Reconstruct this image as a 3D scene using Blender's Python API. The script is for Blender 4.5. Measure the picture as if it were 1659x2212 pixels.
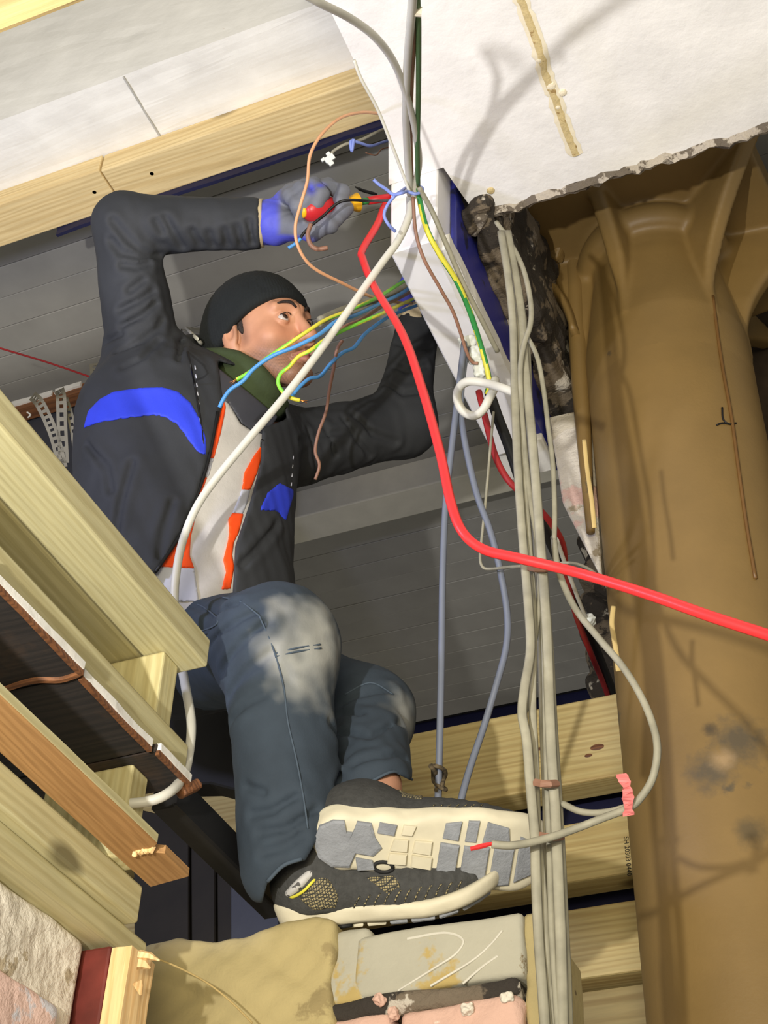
import bpy, bmesh, math, random
import numpy as np
from mathutils import Matrix, Vector
random.seed(7); np.random.seed(7)
for o in list(bpy.data.objects): bpy.data.objects.remove(o)
S = bpy.context.scene
COL = S.collection

# ------------------------------------------------------------------ camera
F, W, H = 3200.0, 1659, 2212
CX, CY = W/2, H/2
_z = np.array([125, 3706, -3200.]); _z /= np.linalg.norm(_z)
_y = np.array([1750, -2822, -3200.]); _y -= _z*(_y@_z); _y /= np.linalg.norm(_y)
_x = np.cross(_y, _z)
R = np.array([_x, _y, _z])                     # world = R @ camera axes; Y runs along the joists, X along the ceiling boards
C = np.array([0, 0, 1.5])
cam = bpy.data.cameras.new('camera'); camo = bpy.data.objects.new('camera', cam); COL.objects.link(camo)
cam.sensor_fit = 'VERTICAL'; cam.sensor_height = 24.0; cam.lens = 24.0*F/H; cam.clip_start = 0.05
camo.matrix_world = Matrix([[*R[0], C[0]], [*R[1], C[1]], [*R[2], C[2]], [0, 0, 0, 1]])
S.camera = camo
S.view_settings.view_transform = 'Standard'; S.view_settings.look = 'None'
S.view_settings.gamma = 1.0; S.view_settings.use_curve_mapping = False
S.view_settings.exposure = 0.0

def srgb(c):
    c = np.array(c, float)/255.0
    return tuple(np.where(c <= .04045, c/12.92, ((c+.055)/1.055)**2.4))

# ------------------------------------------------------------------ world and lamps
w = bpy.data.worlds.new('world'); S.world = w; w.use_nodes = True
w.node_tree.nodes['Background'].inputs[0].default_value = (1.0, .95, .84, 1)
w.node_tree.nodes['Background'].inputs[1].default_value = 0.36

def lamp(name, loc, target, power, col, size=.12, spot=None, blend=.5, kind='AREA'):
    l = bpy.data.lights.new(name, 'SPOT' if spot else kind)
    l.energy = power; l.color = col
    if spot:
        l.spot_size = math.radians(spot); l.spot_blend = blend; l.shadow_soft_size = size
    elif kind == 'AREA':
        l.shape = 'DISK'; l.size = size
    else: l.shadow_soft_size = size
    o = bpy.data.objects.new(name, l); COL.objects.link(o)
    o.location = loc
    d = Vector(target)-Vector(loc)
    o.rotation_euler = d.to_track_quat('-Z', 'Y').to_euler()
    return o
lamp('work_lamp', (-.55, -.25, 1.80), (-.66, 1.62, 3.75), 150, (1.0, .97, .94), .022, spot=96, blend=.9)
lamp('cold_lamp', (-1.45, .72, 2.92), (-.8, 1.5, 3.85), 26, (.62, .66, 1.0), .05, spot=165, blend=.3)
lamp('fill_lamp', (.25, -1.3, 1.6), (-.7, 1.6, 3.2), 62, (1.0, .88, .62), 1.0)  # broad warm fill, added to brighten faces towards the camera; no real lamp there

# ------------------------------------------------------------------ pixel helpers: measured sight lines
def ray(px, py): return R@np.array([(px-CX)/F, -(py-CY)/F, -1.])
def P(px, py, d): return C+ray(px, py)*d
def on(px, py, ax, val):
    r = ray(px, py); return C+r*((val-C[ax])/r[ax])
def proj(p):
    c = (p-C)@R
    d = -c[..., 2]
    return CX+F*c[..., 0]/d, CY-F*c[..., 1]/d, d
def camdir(x, y, z):
    v = R@np.array([x, y, z], float); return v/np.linalg.norm(v)

# ------------------------------------------------------------------ materials
def nodes(name):
    m = bpy.data.materials.new(name); m.use_nodes = True
    nt = m.node_tree; b = nt.nodes['Principled BSDF']
    return m, nt, b
def mk(nt, t, **kw):
    n = nt.nodes.new(t)
    for k, v in kw.items():
        if k.startswith('i_'): n.inputs[int(k[2:])].default_value = v
        else: setattr(n, k, v)
    return n
def ramp(nt, fac, stops):
    r = mk(nt, 'ShaderNodeValToRGB'); e = r.color_ramp.elements
    while len(e) < len(stops): e.new(.5)
    for el, (p, c) in zip(e, stops): el.position = p; el.color = (*c, 1)
    nt.links.new(fac, r.inputs[0]); return r
def mixc(nt, fac, a, b):
    m = mk(nt, 'ShaderNodeMix', data_type='RGBA')
    for s, v in ((0, fac), (6, a), (7, b)):
        if hasattr(v, 'node'): nt.links.new(v, m.inputs[s])
        else: m.inputs[s].default_value = v if s == 0 else (*v, 1)
    return m.outputs[2]
def noise(nt, vec, scale, detail=4, rough=.55):
    n = mk(nt, 'ShaderNodeTexNoise'); n.inputs['Scale'].default_value = scale
    n.inputs['Detail'].default_value = detail; n.inputs['Roughness'].default_value = rough
    if vec is not None: nt.links.new(vec, n.inputs['Vector'])
    return n
def bump(nt, b, h, strength, dist=.004):
    n = mk(nt, 'ShaderNodeBump'); n.inputs['Strength'].default_value = strength; n.inputs['Distance'].default_value = dist
    nt.links.new(h, n.inputs['Height']); nt.links.new(n.outputs[0], b.inputs['Normal'])
def objvec(nt, scale=(1, 1, 1), rnd=True):
    tc = mk(nt, 'ShaderNodeTexCoord'); mp = mk(nt, 'ShaderNodeMapping'); mp.inputs['Scale'].default_value = scale
    nt.links.new(tc.outputs['Object'], mp.inputs[0])
    if rnd:
        oi = mk(nt, 'ShaderNodeObjectInfo'); mu = mk(nt, 'ShaderNodeMath', operation='MULTIPLY'); mu.inputs[1].default_value = 17.
        nt.links.new(oi.outputs['Random'], mu.inputs[0]); nt.links.new(mu.outputs[0], mp.inputs['Location'])
    return mp.outputs[0]

def plain(name, c, rough=.6, metal=0, var=.12, vs=20, bs=60, bst=.15, bd=.002, spec=.4, attr=None):
    m, nt, b = nodes(name)
    v = objvec(nt)
    n = noise(nt, v, vs)
    c = srgb(c)
    if attr:
        a = mk(nt, 'ShaderNodeAttribute', attribute_name=attr)
        mm = mk(nt, 'ShaderNodeMix', data_type='RGBA', blend_type='MULTIPLY'); mm.inputs[0].default_value = 1
        r = ramp(nt, n.outputs[0], [(.3, (1-var,)*3), (.7, (1+var*.4,)*3)])
        nt.links.new(a.outputs['Color'], mm.inputs[6]); nt.links.new(r.outputs[0], mm.inputs[7])
        nt.links.new(mm.outputs[2], b.inputs['Base Color'])
    else:
        r = ramp(nt, n.outputs[0], [(.3, tuple(x*(1-var) for x in c)), (.7, tuple(min(1, x*(1+var)) for x in c))])
        nt.links.new(r.outputs[0], b.inputs['Base Color'])
    b.inputs['Roughness'].default_value = rough; b.inputs['Metallic'].default_value = metal
    b.inputs['Specular IOR Level'].default_value = spec
    if bst: bump(nt, b, noise(nt, v, bs).outputs[0], bst, bd)
    return m

def wood(name, axis, light, dark, rings=28, stretch=.06, knots=True, rough=.62, dirt=None):
    m, nt, b = nodes(name)
    sc = [1, 1, 1]; sc['xyz'.index(axis)] = stretch
    v = objvec(nt, tuple(sc))
    warp = noise(nt, v, 4, 2)
    add = mk(nt, 'ShaderNodeVectorMath', operation='MULTIPLY_ADD'); add.inputs[1].default_value = (.16, .16, .16)
    nt.links.new(warp.outputs['Color'], add.inputs[0]); nt.links.new(v, add.inputs[2])
    wv = mk(nt, 'ShaderNodeTexWave', wave_type='RINGS'); wv.rings_direction = axis.upper()
    wv.inputs['Scale'].default_value = rings; wv.inputs['Distortion'].default_value = 5.0
    wv.inputs['Detail'].default_value = 4; wv.inputs['Detail Scale'].default_value = 2.2
    nt.links.new(add.outputs[0], wv.inputs[0])
    broad = noise(nt, v, 16, 5, .6)
    mxn = mk(nt, 'ShaderNodeMix'); mxn.inputs[0].default_value = .30
    nt.links.new(broad.outputs[0], mxn.inputs[2]); nt.links.new(wv.outputs[0], mxn.inputs[3])
    fine = noise(nt, v, 160, 3)
    L, D = srgb(light), srgb(dark)
    r = ramp(nt, mxn.outputs[0], [(.22, D), (.62, L)])
    fr = ramp(nt, fine.outputs[0], [(.35, (.88,)*3), (.65, (1.05,)*3)])
    mm = mk(nt, 'ShaderNodeMix', data_type='RGBA', blend_type='MULTIPLY'); mm.inputs[0].default_value = .8
    nt.links.new(r.outputs[0], mm.inputs[6]); nt.links.new(fr.outputs[0], mm.inputs[7])
    out = mm.outputs[2]
    if knots:
        sk = [6.5, 6.5, 6.5]; sk['xyz'.index(axis)] = 3.2
        kv = objvec(nt, tuple(sk))
        vo = mk(nt, 'ShaderNodeTexVoronoi'); vo.inputs['Scale'].default_value = 1.0
        nt.links.new(kv, vo.inputs['Vector'])
        kr = ramp(nt, vo.outputs['Distance'], [(.07, (1, 1, 1)), (.14, (0, 0, 0))])
        out = mixc(nt, kr.outputs[0], out, tuple(x*.42 for x in D))
    if dirt:
        dn = noise(nt, objvec(nt, (1, 1, 1)), 7, 6, .65)
        dr = ramp(nt, dn.outputs[0], [(.52, (0, 0, 0)), (.7, (1, 1, 1))])
        out = mixc(nt, dr.outputs[0], out, srgb(dirt))
    nt.links.new(out, b.inputs['Base Color']); b.inputs['Roughness'].default_value = rough
    bump(nt, b, fine.outputs[0], .25, .002)
    return m

def patchy(name, base, patches, rough=.75, bs=35, bst=.5, bd=.006):
    # base colour with irregular stains: patches = [(colour, noise scale, threshold)]
    m, nt, b = nodes(name)
    v = objvec(nt, rnd=False)
    out = srgb(base); n0 = noise(nt, v, 9, 5)
    out = ramp(nt, n0.outputs[0], [(.3, tuple(x*.9 for x in out)), (.7, tuple(min(1, x*1.06) for x in out))]).outputs[0]
    for i, (c, s, t) in enumerate(patches):
        mp = mk(nt, 'ShaderNodeMapping'); mp.inputs['Location'].default_value = (3.1*i+.7, 1.7*i, 2.3*i); nt.links.new(v, mp.inputs[0])
        n = noise(nt, mp.outputs[0], s, 6, .62)
        out = mixc(nt, ramp(nt, n.outputs[0], [(t, (0, 0, 0)), (t+.03, (1, 1, 1))]).outputs[0], out, srgb(c))
    nt.links.new(out, b.inputs['Base Color']); b.inputs['Roughness'].default_value = rough
    bump(nt, b, noise(nt, v, bs, 6, .6).outputs[0], bst, bd)
    return m

M = {}
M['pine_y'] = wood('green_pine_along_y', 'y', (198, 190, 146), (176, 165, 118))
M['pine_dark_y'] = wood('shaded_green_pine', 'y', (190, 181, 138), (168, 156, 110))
M['pine_x'] = wood('yellow_pine_along_x', 'x', (228, 204, 150), (206, 178, 122))
M['pine_board_x'] = wood('board_pine_along_x', 'x', (204, 184, 126), (178, 152, 96))
M['pine_z'] = wood('pine_along_z', 'z', (208, 198, 148), (184, 170, 118))
M['ply_y'] = wood('brown_plywood', 'y', (176, 134, 84), (150, 110, 64), rings=60, knots=False)
M['old_board'] = wood('blackened_floorboard', 'x', (44, 38, 34), (24, 22, 21), rings=40, knots=False, dirt=(70, 52, 36), rough=.8)
M['near_joist'] = wood('near_brown_joist', 'x', (150, 128, 84), (112, 92, 56), rings=24, knots=False)
M['splinter'] = wood('raw_split_wood', 'z', (240, 206, 150), (214, 170, 110), rings=50, knots=False)
M['red_paint'] = plain('dark_red_paint', (108, 44, 36), .6, var=.3, vs=18)
M['white_paint'] = patchy('old_white_paint', (236, 234, 226), [((176, 140, 96), 13, .71)], rough=.5, bs=30, bst=.35, bd=.004)
M['soffit'] = patchy('white_plaster_soffit', (240, 238, 236), [((196, 172, 130), 7, .735)], rough=.5, bs=30, bst=.45, bd=.005)
M['box_white'] = plain('white_gloss_paint', (242, 241, 242), .35, var=.03, bs=14, bst=.2, bd=.004)
M['slat'] = plain('grey_painted_board', (152, 150, 143), .42, var=.08, vs=8, bs=40, bst=.2)
M['dark_back'] = plain('dark_void', (20, 19, 20), .9, bst=0)
M['navy'] = plain('navy_paint', (22, 24, 58), .6, bst=.1)
M['mid_beam'] = plain('cream_beam_paint', (206, 202, 186), .5, var=.05)
M['column'] = patchy('ochre_column_paint', (132, 106, 60), [((92, 80, 58), 4.5, .66), ((156, 134, 90), 11, .73)], rough=.5, bs=160, bst=.18, bd=.002)
M['rubble'] = patchy('broken_masonry', (112, 100, 84), [((52, 46, 40), 9, .47), ((190, 182, 168), 14, .62)], rough=.9, bs=45, bst=.9, bd=.01)
M['torn'] = patchy('torn_plaster_edge', (188, 178, 164), [((110, 100, 88), 30, .50), ((58, 52, 48), 42, .62)], rough=.9, bs=80, bst=1, bd=.008)
M['blue_steel'] = patchy('blue_painted_steel', (38, 44, 140), [((22, 26, 70), 9, .6)], rough=.4, bst=.2)
M['mortar'] = patchy('tan_mortar', (176, 160, 112), [((150, 134, 92), 8, .55), ((112, 98, 66), 24, .70)], rough=.9, bs=30, bst=.6, bd=.006)
M['block'] = patchy('grey_concrete_block', (172, 168, 150), [((176, 154, 96), 6, .53), ((118, 100, 66), 16, .64)], rough=.85, bs=70, bst=.4, bd=.003)
M['ridge'] = plain('pale_cement_ridge', (204, 200, 186), .9, bst=.2)
M['brick'] = patchy('pale_pink_brick', (214, 176, 158), [((232, 220, 206), 10, .58), ((150, 116, 98), 15, .66)], rough=.9, bs=50, bst=.7)
M['wall_plaster'] = patchy('chipped_white_plaster', (224, 216, 200), [((170, 156, 130), 16, .62), ((226, 190, 176), 5, .60)], rough=.9, bs=34, bst=.9, bd=.01)
M['wall_pink'] = patchy('pink_chipped_plaster', (228, 196, 184), [((232, 196, 96), 5, .66), ((206, 206, 214), 7, .60)], rough=.9, bs=34, bst=.8, bd=.01)
M['jacket'] = plain('charcoal_fabric', (52, 54, 57), .72, var=.14, vs=9, bs=220, bst=.25, bd=.001, spec=.3)
M['jacket_blue'] = plain('royal_blue_fabric', (46, 66, 214), .65, var=.06, bs=220, bst=.15)
M['vest_white'] = plain('grey_knit_fabric', (206, 202, 196), .8, var=.06, vs=40, bs=300, bst=.4, bd=.001)
M['orange'] = plain('fluorescent_orange', (255, 84, 18), .6, var=.03, bst=.05)
M['reflect'] = plain('silver_reflective_tape', (196, 198, 208), .4, var=.06, bst=.05)
M['snood'] = plain('dark_green_fleece', (58, 70, 42), .9, var=.15, vs=30, bs=200, bst=.4)
M['beanie'] = plain('black_knit', (27, 31, 31), .9, var=.15, vs=30, bs=240, bst=.5)
M['skin'] = plain('skin', (0, 0, 0), .5, var=.06, vs=60, bs=240, bst=.1, bd=.001, attr='Col')
M['glove'] = plain('glove_fabric', (0, 0, 0), .6, var=.08, vs=50, bs=200, bst=.2, attr='Col')
M['cuff'] = plain('cream_cuff', (206, 188, 152), .8)
M['eye'] = plain('eye', (0, 0, 0), .12, var=0, bst=0, attr='Col')
M['hair'] = plain('dark_hair', (44, 34, 28), .7, var=.3, vs=300, bs=400, bst=.6)
M['denim'] = plain('dark_denim', (0, 0, 0), .85, var=.16, vs=16, bs=260, bst=.35, bd=.001, attr='Col')
M['stitch'] = plain('denim_seam', (70, 82, 94), .85, bst=0)
M['shoe_mesh'] = plain('dark_grey_shoe_mesh', (62, 62, 60), .8, var=.2, vs=120, bs=300, bst=.5)
def netting():
    m, nt, b = nodes('tan_netting')
    v = objvec(nt, rnd=False)
    vo = mk(nt, 'ShaderNodeTexVoronoi', feature='DISTANCE_TO_EDGE'); vo.inputs['Scale'].default_value = 300; vo.inputs['Randomness'].default_value = .05
    nt.links.new(v, vo.inputs['Vector'])
    r = ramp(nt, vo.outputs['Distance'], [(.10, srgb((44, 44, 40))), (.2, srgb((158, 144, 104)))])
    nt.links.new(r.outputs[0], b.inputs['Base Color']); b.inputs['Roughness'].default_value = .8
    bump(nt, b, vo.outputs['Distance'], -.4, .001)
    return m
M['net'] = netting()
M['sole'] = plain('cream_foam_sole', (212, 204, 178), .6, var=.10, vs=14, bs=90, bst=.2)
M['tread'] = plain('grey_rubber_tread', (140, 143, 148), .7, var=.14, vs=40, bs=260, bst=.6)
M['rubber_black'] = plain('black_rubber', (30, 30, 30), .7)
M['red'] = plain('red_cable_sheath', (232, 50, 52), .4, var=.04, bst=0)
M['red_dark'] = plain('old_red_cable', (150, 32, 34), .5, var=.15, bst=0)
M['white_pvc'] = plain('white_cable_sheath', (206, 204, 192), .45, var=.05, bst=0)
M['grey_pvc'] = plain('grey_dusty_cable', (146, 142, 124), .6, var=.2, vs=30, bst=.05)
M['greyblue'] = plain('grey_blue_flex', (112, 118, 132), .5, var=.06, bst=0)
M['green'] = plain('green_insulation', (50, 136, 66), .45, bst=0)
M['dkgreen'] = plain('dark_green_insulation', (72, 108, 66), .45, bst=0)
M['yellow'] = plain('yellow_insulation', (214, 206, 66), .45, bst=0)
M['lime'] = plain('lime_insulation', (128, 214, 62), .45, bst=0)
M['blue_wire'] = plain('blue_insulation', (78, 146, 208), .45, bst=0)
M['lilac_wire'] = plain('pale_blue_tie', (128, 146, 214), .45, bst=0)
M['brown_wire'] = plain('brown_insulation', (142, 104, 84), .5, bst=0)
M['copper_wire'] = plain('orange_brown_wire', (214, 160, 118), .45, bst=0)
M['copper'] = plain('bare_copper', (220, 150, 90), .3, metal=1, bst=0)
M['black'] = plain('black_plastic', (18, 18, 18), .5, bst=0)
M['tool_red'] = plain('red_tool_handle', (196, 40, 46), .35, var=.04, bst=0)
M['tool_yellow'] = plain('yellow_tool_collar', (246, 186, 24), .4, var=.03, bst=0)
M['clip'] = plain('white_plastic_clip', (214, 218, 212), .4, var=.05, bst=0)
M['strap'] = plain('dull_galvanised_strap', (128, 124, 108), .5, metal=.5, var=.2)
M['rust_wood'] = wood('brown_batten', 'x', (130, 84, 50), (84, 52, 32), rings=40, knots=False)
M['pink_tag'] = plain('pink_tape', (216, 120, 118), .6, bst=0)
M['rope'] = plain('black_and_cream_rope', (90, 78, 58), .9, var=.7, vs=160, bst=.3)
M['straw'] = plain('dry_straw', (184, 160, 104), .8, bst=0)
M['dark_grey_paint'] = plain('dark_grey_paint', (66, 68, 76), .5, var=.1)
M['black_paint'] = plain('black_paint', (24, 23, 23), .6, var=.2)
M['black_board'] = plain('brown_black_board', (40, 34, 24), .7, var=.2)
M['ink'] = plain('black_ink', (30, 26, 22), .8, bst=0)
M['skirt'] = M['mid_beam']

# ------------------------------------------------------------------ object helpers
def base_of(v):
    return np.array([(v[:, 0].min()+v[:, 0].max())/2, (v[:, 1].min()+v[:, 1].max())/2, v[:, 2].min()])
WORG = {}
def link(name, v, f, mat, parent=None, smooth=False, fm=None, col=None, org=None):
    v = np.asarray(v, float); org = base_of(v) if org is None else np.asarray(org, float)
    me = bpy.data.meshes.new(name)
    me.from_pydata((v-org).tolist(), [], [list(map(int, q)) for q in f])
    for mm in (mat if isinstance(mat, (list, tuple)) else [mat]): me.materials.append(mm)
    if fm is not None: me.polygons.foreach_set('material_index', np.asarray(fm, np.int32))
    if smooth: me.polygons.foreach_set('use_smooth', [True]*len(me.polygons))
    if col is not None:
        a = me.color_attributes.new('Col', 'FLOAT_COLOR', 'POINT')
        c4 = np.ones((len(v), 4), np.float32); c4[:, :3] = col
        a.data.foreach_set('color', c4.ravel())
    me.update()
    o = bpy.data.objects.new(name, me); COL.objects.link(o)
    WORG[o.name] = org
    if parent is not None:
        o.parent = parent; o.location = org-WORG[parent.name]
    else: o.location = org
    return o
def tag(o, label=None, cat=None, group=None, kind=None):
    if label: o['label'] = label
    if cat: o['category'] = cat
    if group: o['group'] = group
    if kind: o['kind'] = kind
    return o
def empty(name, loc, label=None, cat=None, group=None, kind=None, parent=None):
    o = bpy.data.objects.new(name, None); o.empty_display_size = .05; COL.objects.link(o)
    o.location = loc; WORG[o.name] = np.asarray(loc, float)
    return tag(o, label, cat, group, kind)

def box(x0, x1, y0, y1, z0, z1, bevel=.003, cuts=0, wob=0, seed=0, seg=2):
    bm = bmesh.new(); bmesh.ops.create_cube(bm, size=1)
    if cuts: bmesh.ops.subdivide_edges(bm, edges=bm.edges[:], cuts=cuts, use_grid_fill=True)
    for q in bm.verts: q.co = Vector(((x0+x1)/2+q.co.x*(x1-x0), (y0+y1)/2+q.co.y*(y1-y0), (z0+z1)/2+q.co.z*(z1-z0)))
    if wob:
        from mathutils import noise as mn
        for q in bm.verts:
            n = mn.noise_vector(q.co*18+Vector((seed*7.3, seed*3.1, seed)))+.5*mn.noise_vector(q.co*55+Vector((seed, 0, 0)))
            q.co += n*wob
    elif bevel:
        bmesh.ops.bevel(bm, geom=bm.edges[:], offset=bevel, segments=seg, affect='EDGES', profile=.5)
    bm.verts.index_update()
    v = np.array([q.co[:] for q in bm.verts]); f = [[a.index for a in p.verts] for p in bm.faces]; bm.free()
    return v, f
def merge(*parts):
    V, Fc, n = [], [], 0
    for v, f in parts:
        V.append(np.asarray(v, float)); Fc += [[i+n for i in q] for q in f]; n += len(v)
    return np.vstack(V), Fc
def prism(poly, axis, a, b, bevel=0):
    # 2-D polygon (list of pairs in the two other axes) extruded along axis from a to b
    bm = bmesh.new(); i = 'xyz'.index(axis)
    def mkv(p, t):
        c = [0, 0, 0]; c[i] = t; j = [k for k in range(3) if k != i]; c[j[0]], c[j[1]] = p; return bm.verts.new(c)
    A = [mkv(p, a) for p in poly]; B = [mkv(p, b) for p in poly]; n = len(poly)
    bm.faces.new(A); bm.faces.new(B[::-1])
    for k in range(n): bm.faces.new([A[k], B[k], B[(k+1) % n], A[(k+1) % n]])
    bmesh.ops.recalc_face_normals(bm, faces=bm.faces[:])
    if bevel: bmesh.ops.bevel(bm, geom=bm.edges[:], offset=bevel, segments=1, affect='EDGES')
    bmesh.ops.triangulate(bm, faces=[q for q in bm.faces if len(q.verts) > 4])
    bm.verts.index_update()
    v = np.array([q.co[:] for q in bm.verts]); f = [[q.index for q in p.verts] for p in bm.faces]; bm.free()
    return v, f
def spline(pts, n=8):
    p = np.asarray(pts, float); p = np.vstack([2*p[0]-p[1], p, 2*p[-1]-p[-2]]); out = []
    for i in range(1, len(p)-2):
        t = np.linspace(0, 1, n, endpoint=False)[:, None]
        a, b, c, d = p[i-1], p[i], p[i+1], p[i+2]
        out.append(.5*(2*b+(c-a)*t+(2*a-5*b+4*c-d)*t**2+(3*b-a-3*c+d)*t**3))
    out.append(p[-2][None]); return np.vstack(out)
def tube(path, r, sides=8, flat=1.0, caps=True, twist=0, up=None):
    path = np.asarray(path, float); n = len(path)
    r = np.broadcast_to(r, (n,))
    T = np.gradient(path, axis=0); T /= np.linalg.norm(T, axis=1)[:, None]+1e-12
    u = np.array(up if up is not None else [0.3, .9, .2]); u = u-T[0]*(u@T[0]); u /= np.linalg.norm(u)
    V = []
    for i in range(n):
        u = u-T[i]*(u@T[i]); u /= np.linalg.norm(u); w_ = np.cross(T[i], u)
        for k in range(sides):
            a = 2*math.pi*k/sides+twist*i
            V.append(path[i]+r[i]*(math.cos(a)*u+flat*math.sin(a)*w_))
    Fc = [[i*sides+k, i*sides+(k+1) % sides, (i+1)*sides+(k+1) % sides, (i+1)*sides+k] for i in range(n-1) for k in range(sides)]
    if caps: Fc += [list(range(sides))[::-1], [(n-1)*sides+k for k in range(sides)]]
    return np.array(V), Fc
def pts(*p): return [P(*q) for q in p]
def lathe(prof, n=32, c=(0, 0, 0)):
    V, Fc = [], []
    for r_, z_ in prof:
        for k in range(n): V.append((c[0]+r_*math.cos(2*math.pi*k/n), c[1]+r_*math.sin(2*math.pi*k/n), c[2]+z_))
    for i in range(len(prof)-1):
        for k in range(n): Fc.append([i*n+k, i*n+(k+1) % n, (i+1)*n+(k+1) % n, (i+1)*n+k])
    Fc += [list(range(n))[::-1], [(len(prof)-1)*n+k for k in range(n)]]
    return np.array(V, float), Fc
def aim(v, a, b):
    # put a lathe built along +z from the origin onto the line a -> b
    a, b = np.asarray(a), np.asarray(b); q = Vector(b-a).to_track_quat('Z', 'Y').to_matrix()
    return np.asarray(v)@np.array(q).T+a

# ------------------------------------------------------------------ implicit surfaces: continuous bodies, garments, castings
def rc(p, a, b, r1, r2):
    a, b = np.asarray(a, np.float32), np.asarray(b, np.float32); ba = b-a; pa = p-a
    h = np.clip((pa@ba)/(ba@ba), 0, 1)
    return np.linalg.norm(pa-h[:, None]*ba, axis=1)-(r1+(r2-r1)*h)
def ell(p, c, r, rot=None):
    q = p-np.asarray(c, np.float32)
    if rot is not None: q = q@np.asarray(rot, np.float32)
    r = np.asarray(r, np.float32); k0 = np.linalg.norm(q/r, axis=1); k1 = np.linalg.norm(q/(r*r), axis=1)
    return k0*(k0-1)/(k1+1e-9)
def sph(p, c, r): return np.linalg.norm(p-np.asarray(c, np.float32), axis=1)-r
def smin(a, b, k):
    h = np.maximum(k-np.abs(a-b), 0)/k; return np.minimum(a, b)-h*h*k*.25
def smax(a, b, k): return -smin(-a, -b, k)
def SM(k, *ds):
    o = ds[0]
    for d in ds[1:]: o = smin(o, d, k)
    return o
def rbox(q, hs, r=.0):
    d = np.abs(q)-(np.asarray(hs, np.float32)-r)
    return np.linalg.norm(np.maximum(d, 0), axis=1)+np.minimum(d.max(axis=1), 0)-r
def poly2(x, y, poly):
    poly = np.asarray(poly, np.float32); d = np.full(x.shape, 1e9, np.float32); s = np.ones(x.shape, np.float32); n = len(poly)
    for i in range(n):
        a, b = poly[i], poly[i-1]
        ex, ey = b-a; wx, wy = x-a[0], y-a[1]
        t = np.clip((wx*ex+wy*ey)/(ex*ex+ey*ey+1e-9), 0, 1)
        d = np.minimum(d, (wx-ex*t)**2+(wy-ey*t)**2)
        c1, c2, c3 = y >= a[1], y < b[1], ex*wy > ey*wx
        s = np.where((c1 & c2 & c3) | (~c1 & ~c2 & ~c3), -s, s)
    return s*np.sqrt(d)
def outline(p, poly, dmax=None):
    # garment outline measured on sight lines; dmax keeps it to the front of the body
    px, py, d = proj(p); o = poly2(px, py, poly)*d/F
    if dmax is not None: o = np.maximum(o, d-dmax)
    return o.astype(np.float32)
def nets(fn, lo, hi, h, B=8, fix=2):
    lo = np.asarray(lo, np.float64); hi = np.asarray(hi, np.float64)
    nb = np.ceil((hi-lo)/(h*B)).astype(int)
    g = np.stack(np.meshgrid(*[np.arange(k) for k in nb], indexing='ij'), -1).reshape(-1, 3)
    cen = (lo+(g+.5)*B*h).astype(np.float32)
    dist = np.abs(np.concatenate([fn(cen[i:i+60000]) for i in range(0, len(cen), 60000)]))
    g = g[dist < B*h*1.15]
    off = np.stack(np.meshgrid(*[np.arange(B+1)]*3, indexing='ij'), -1).reshape(-1, 3)
    N = nb*B+1
    verts, ids, quads = [], [], []
    co = np.array([[i, j, k] for i in (0, 1) for j in (0, 1) for k in (0, 1)])
    def gid(c): return (c[..., 0].astype(np.int64)*(N[1]+2)+c[..., 1])*(N[2]+2)+c[..., 2]
    for s in range(0, len(g), 400):
        gb = g[s:s+400]; idx = gb[:, None, :]*B+off[None]
        val = fn((lo+idx.reshape(-1, 3)*h).astype(np.float32)).reshape(len(gb), B+1, B+1, B+1)
        sgn = val < 0
        cv = np.stack([val[:, i:B+i, j:B+j, k:B+k] for i, j, k in co], -1); cs = cv < 0
        act = cs.any(-1) & ~cs.all(-1)
        w_ = np.argwhere(act)
        if not len(w_): continue
        cell = gb[w_[:, 0]]*B+w_[:, 1:]
        v8 = cv[act]; acc = np.zeros((len(w_), 3)); cnt = np.zeros(len(w_))
        for a in range(8):
            for b in range(a+1, 8):
                if np.abs(co[a]-co[b]).sum() != 1: continue
                m_ = (v8[:, a] < 0) != (v8[:, b] < 0); t = np.where(m_, v8[:, a]/(v8[:, a]-v8[:, b]+1e-20), 0)
                acc += np.where(m_[:, None], co[a]+(co[b]-co[a])*t[:, None], 0); cnt += m_
        verts.append(lo+(cell+acc/cnt[:, None])*h); ids.append(gid(cell))
        for ax in range(3):
            sl = [slice(0, B)]*3; sh = list(sl); sh[ax] = slice(1, B+1)
            s0 = sgn[(slice(None), *sl)]; s1 = sgn[(slice(None), *sh)]
            e = np.argwhere(s0 != s1)
            if not len(e): continue
            c = gb[e[:, 0]]*B+e[:, 1:]; fl = s0[tuple(e.T)]
            u, v_ = [(1, 2), (2, 0), (0, 1)][ax]; du = np.eye(3, dtype=int)[u]; dv = np.eye(3, dtype=int)[v_]
            q = np.stack([gid(c-du-dv), gid(c-dv), gid(c), gid(c-du)], 1)
            q[~fl] = q[~fl][:, ::-1]; quads.append(q)
    V = np.vstack(verts); I = np.concatenate(ids); Q = np.vstack(quads)
    o = np.argsort(I); I = I[o]; V = V[o]
    pos = np.searchsorted(I, Q); pos = np.clip(pos, 0, len(I)-1); ok = (I[pos] == Q).all(1); Q = pos[ok]
    for _ in range(fix):
        p32 = V.astype(np.float32); e = h*.35; d0 = fn(p32)
        gr = np.stack([fn(p32+np.eye(3, dtype=np.float32)[a]*e)-fn(p32-np.eye(3, dtype=np.float32)[a]*e) for a in range(3)], 1)/(2*e)
        st = (d0/(np.sum(gr*gr, 1)+.05))[:, None]*gr
        ln = np.linalg.norm(st, axis=1)[:, None]; V = V-st*np.minimum(1, .6*h/(ln+1e-9))
    return V, Q
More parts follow.
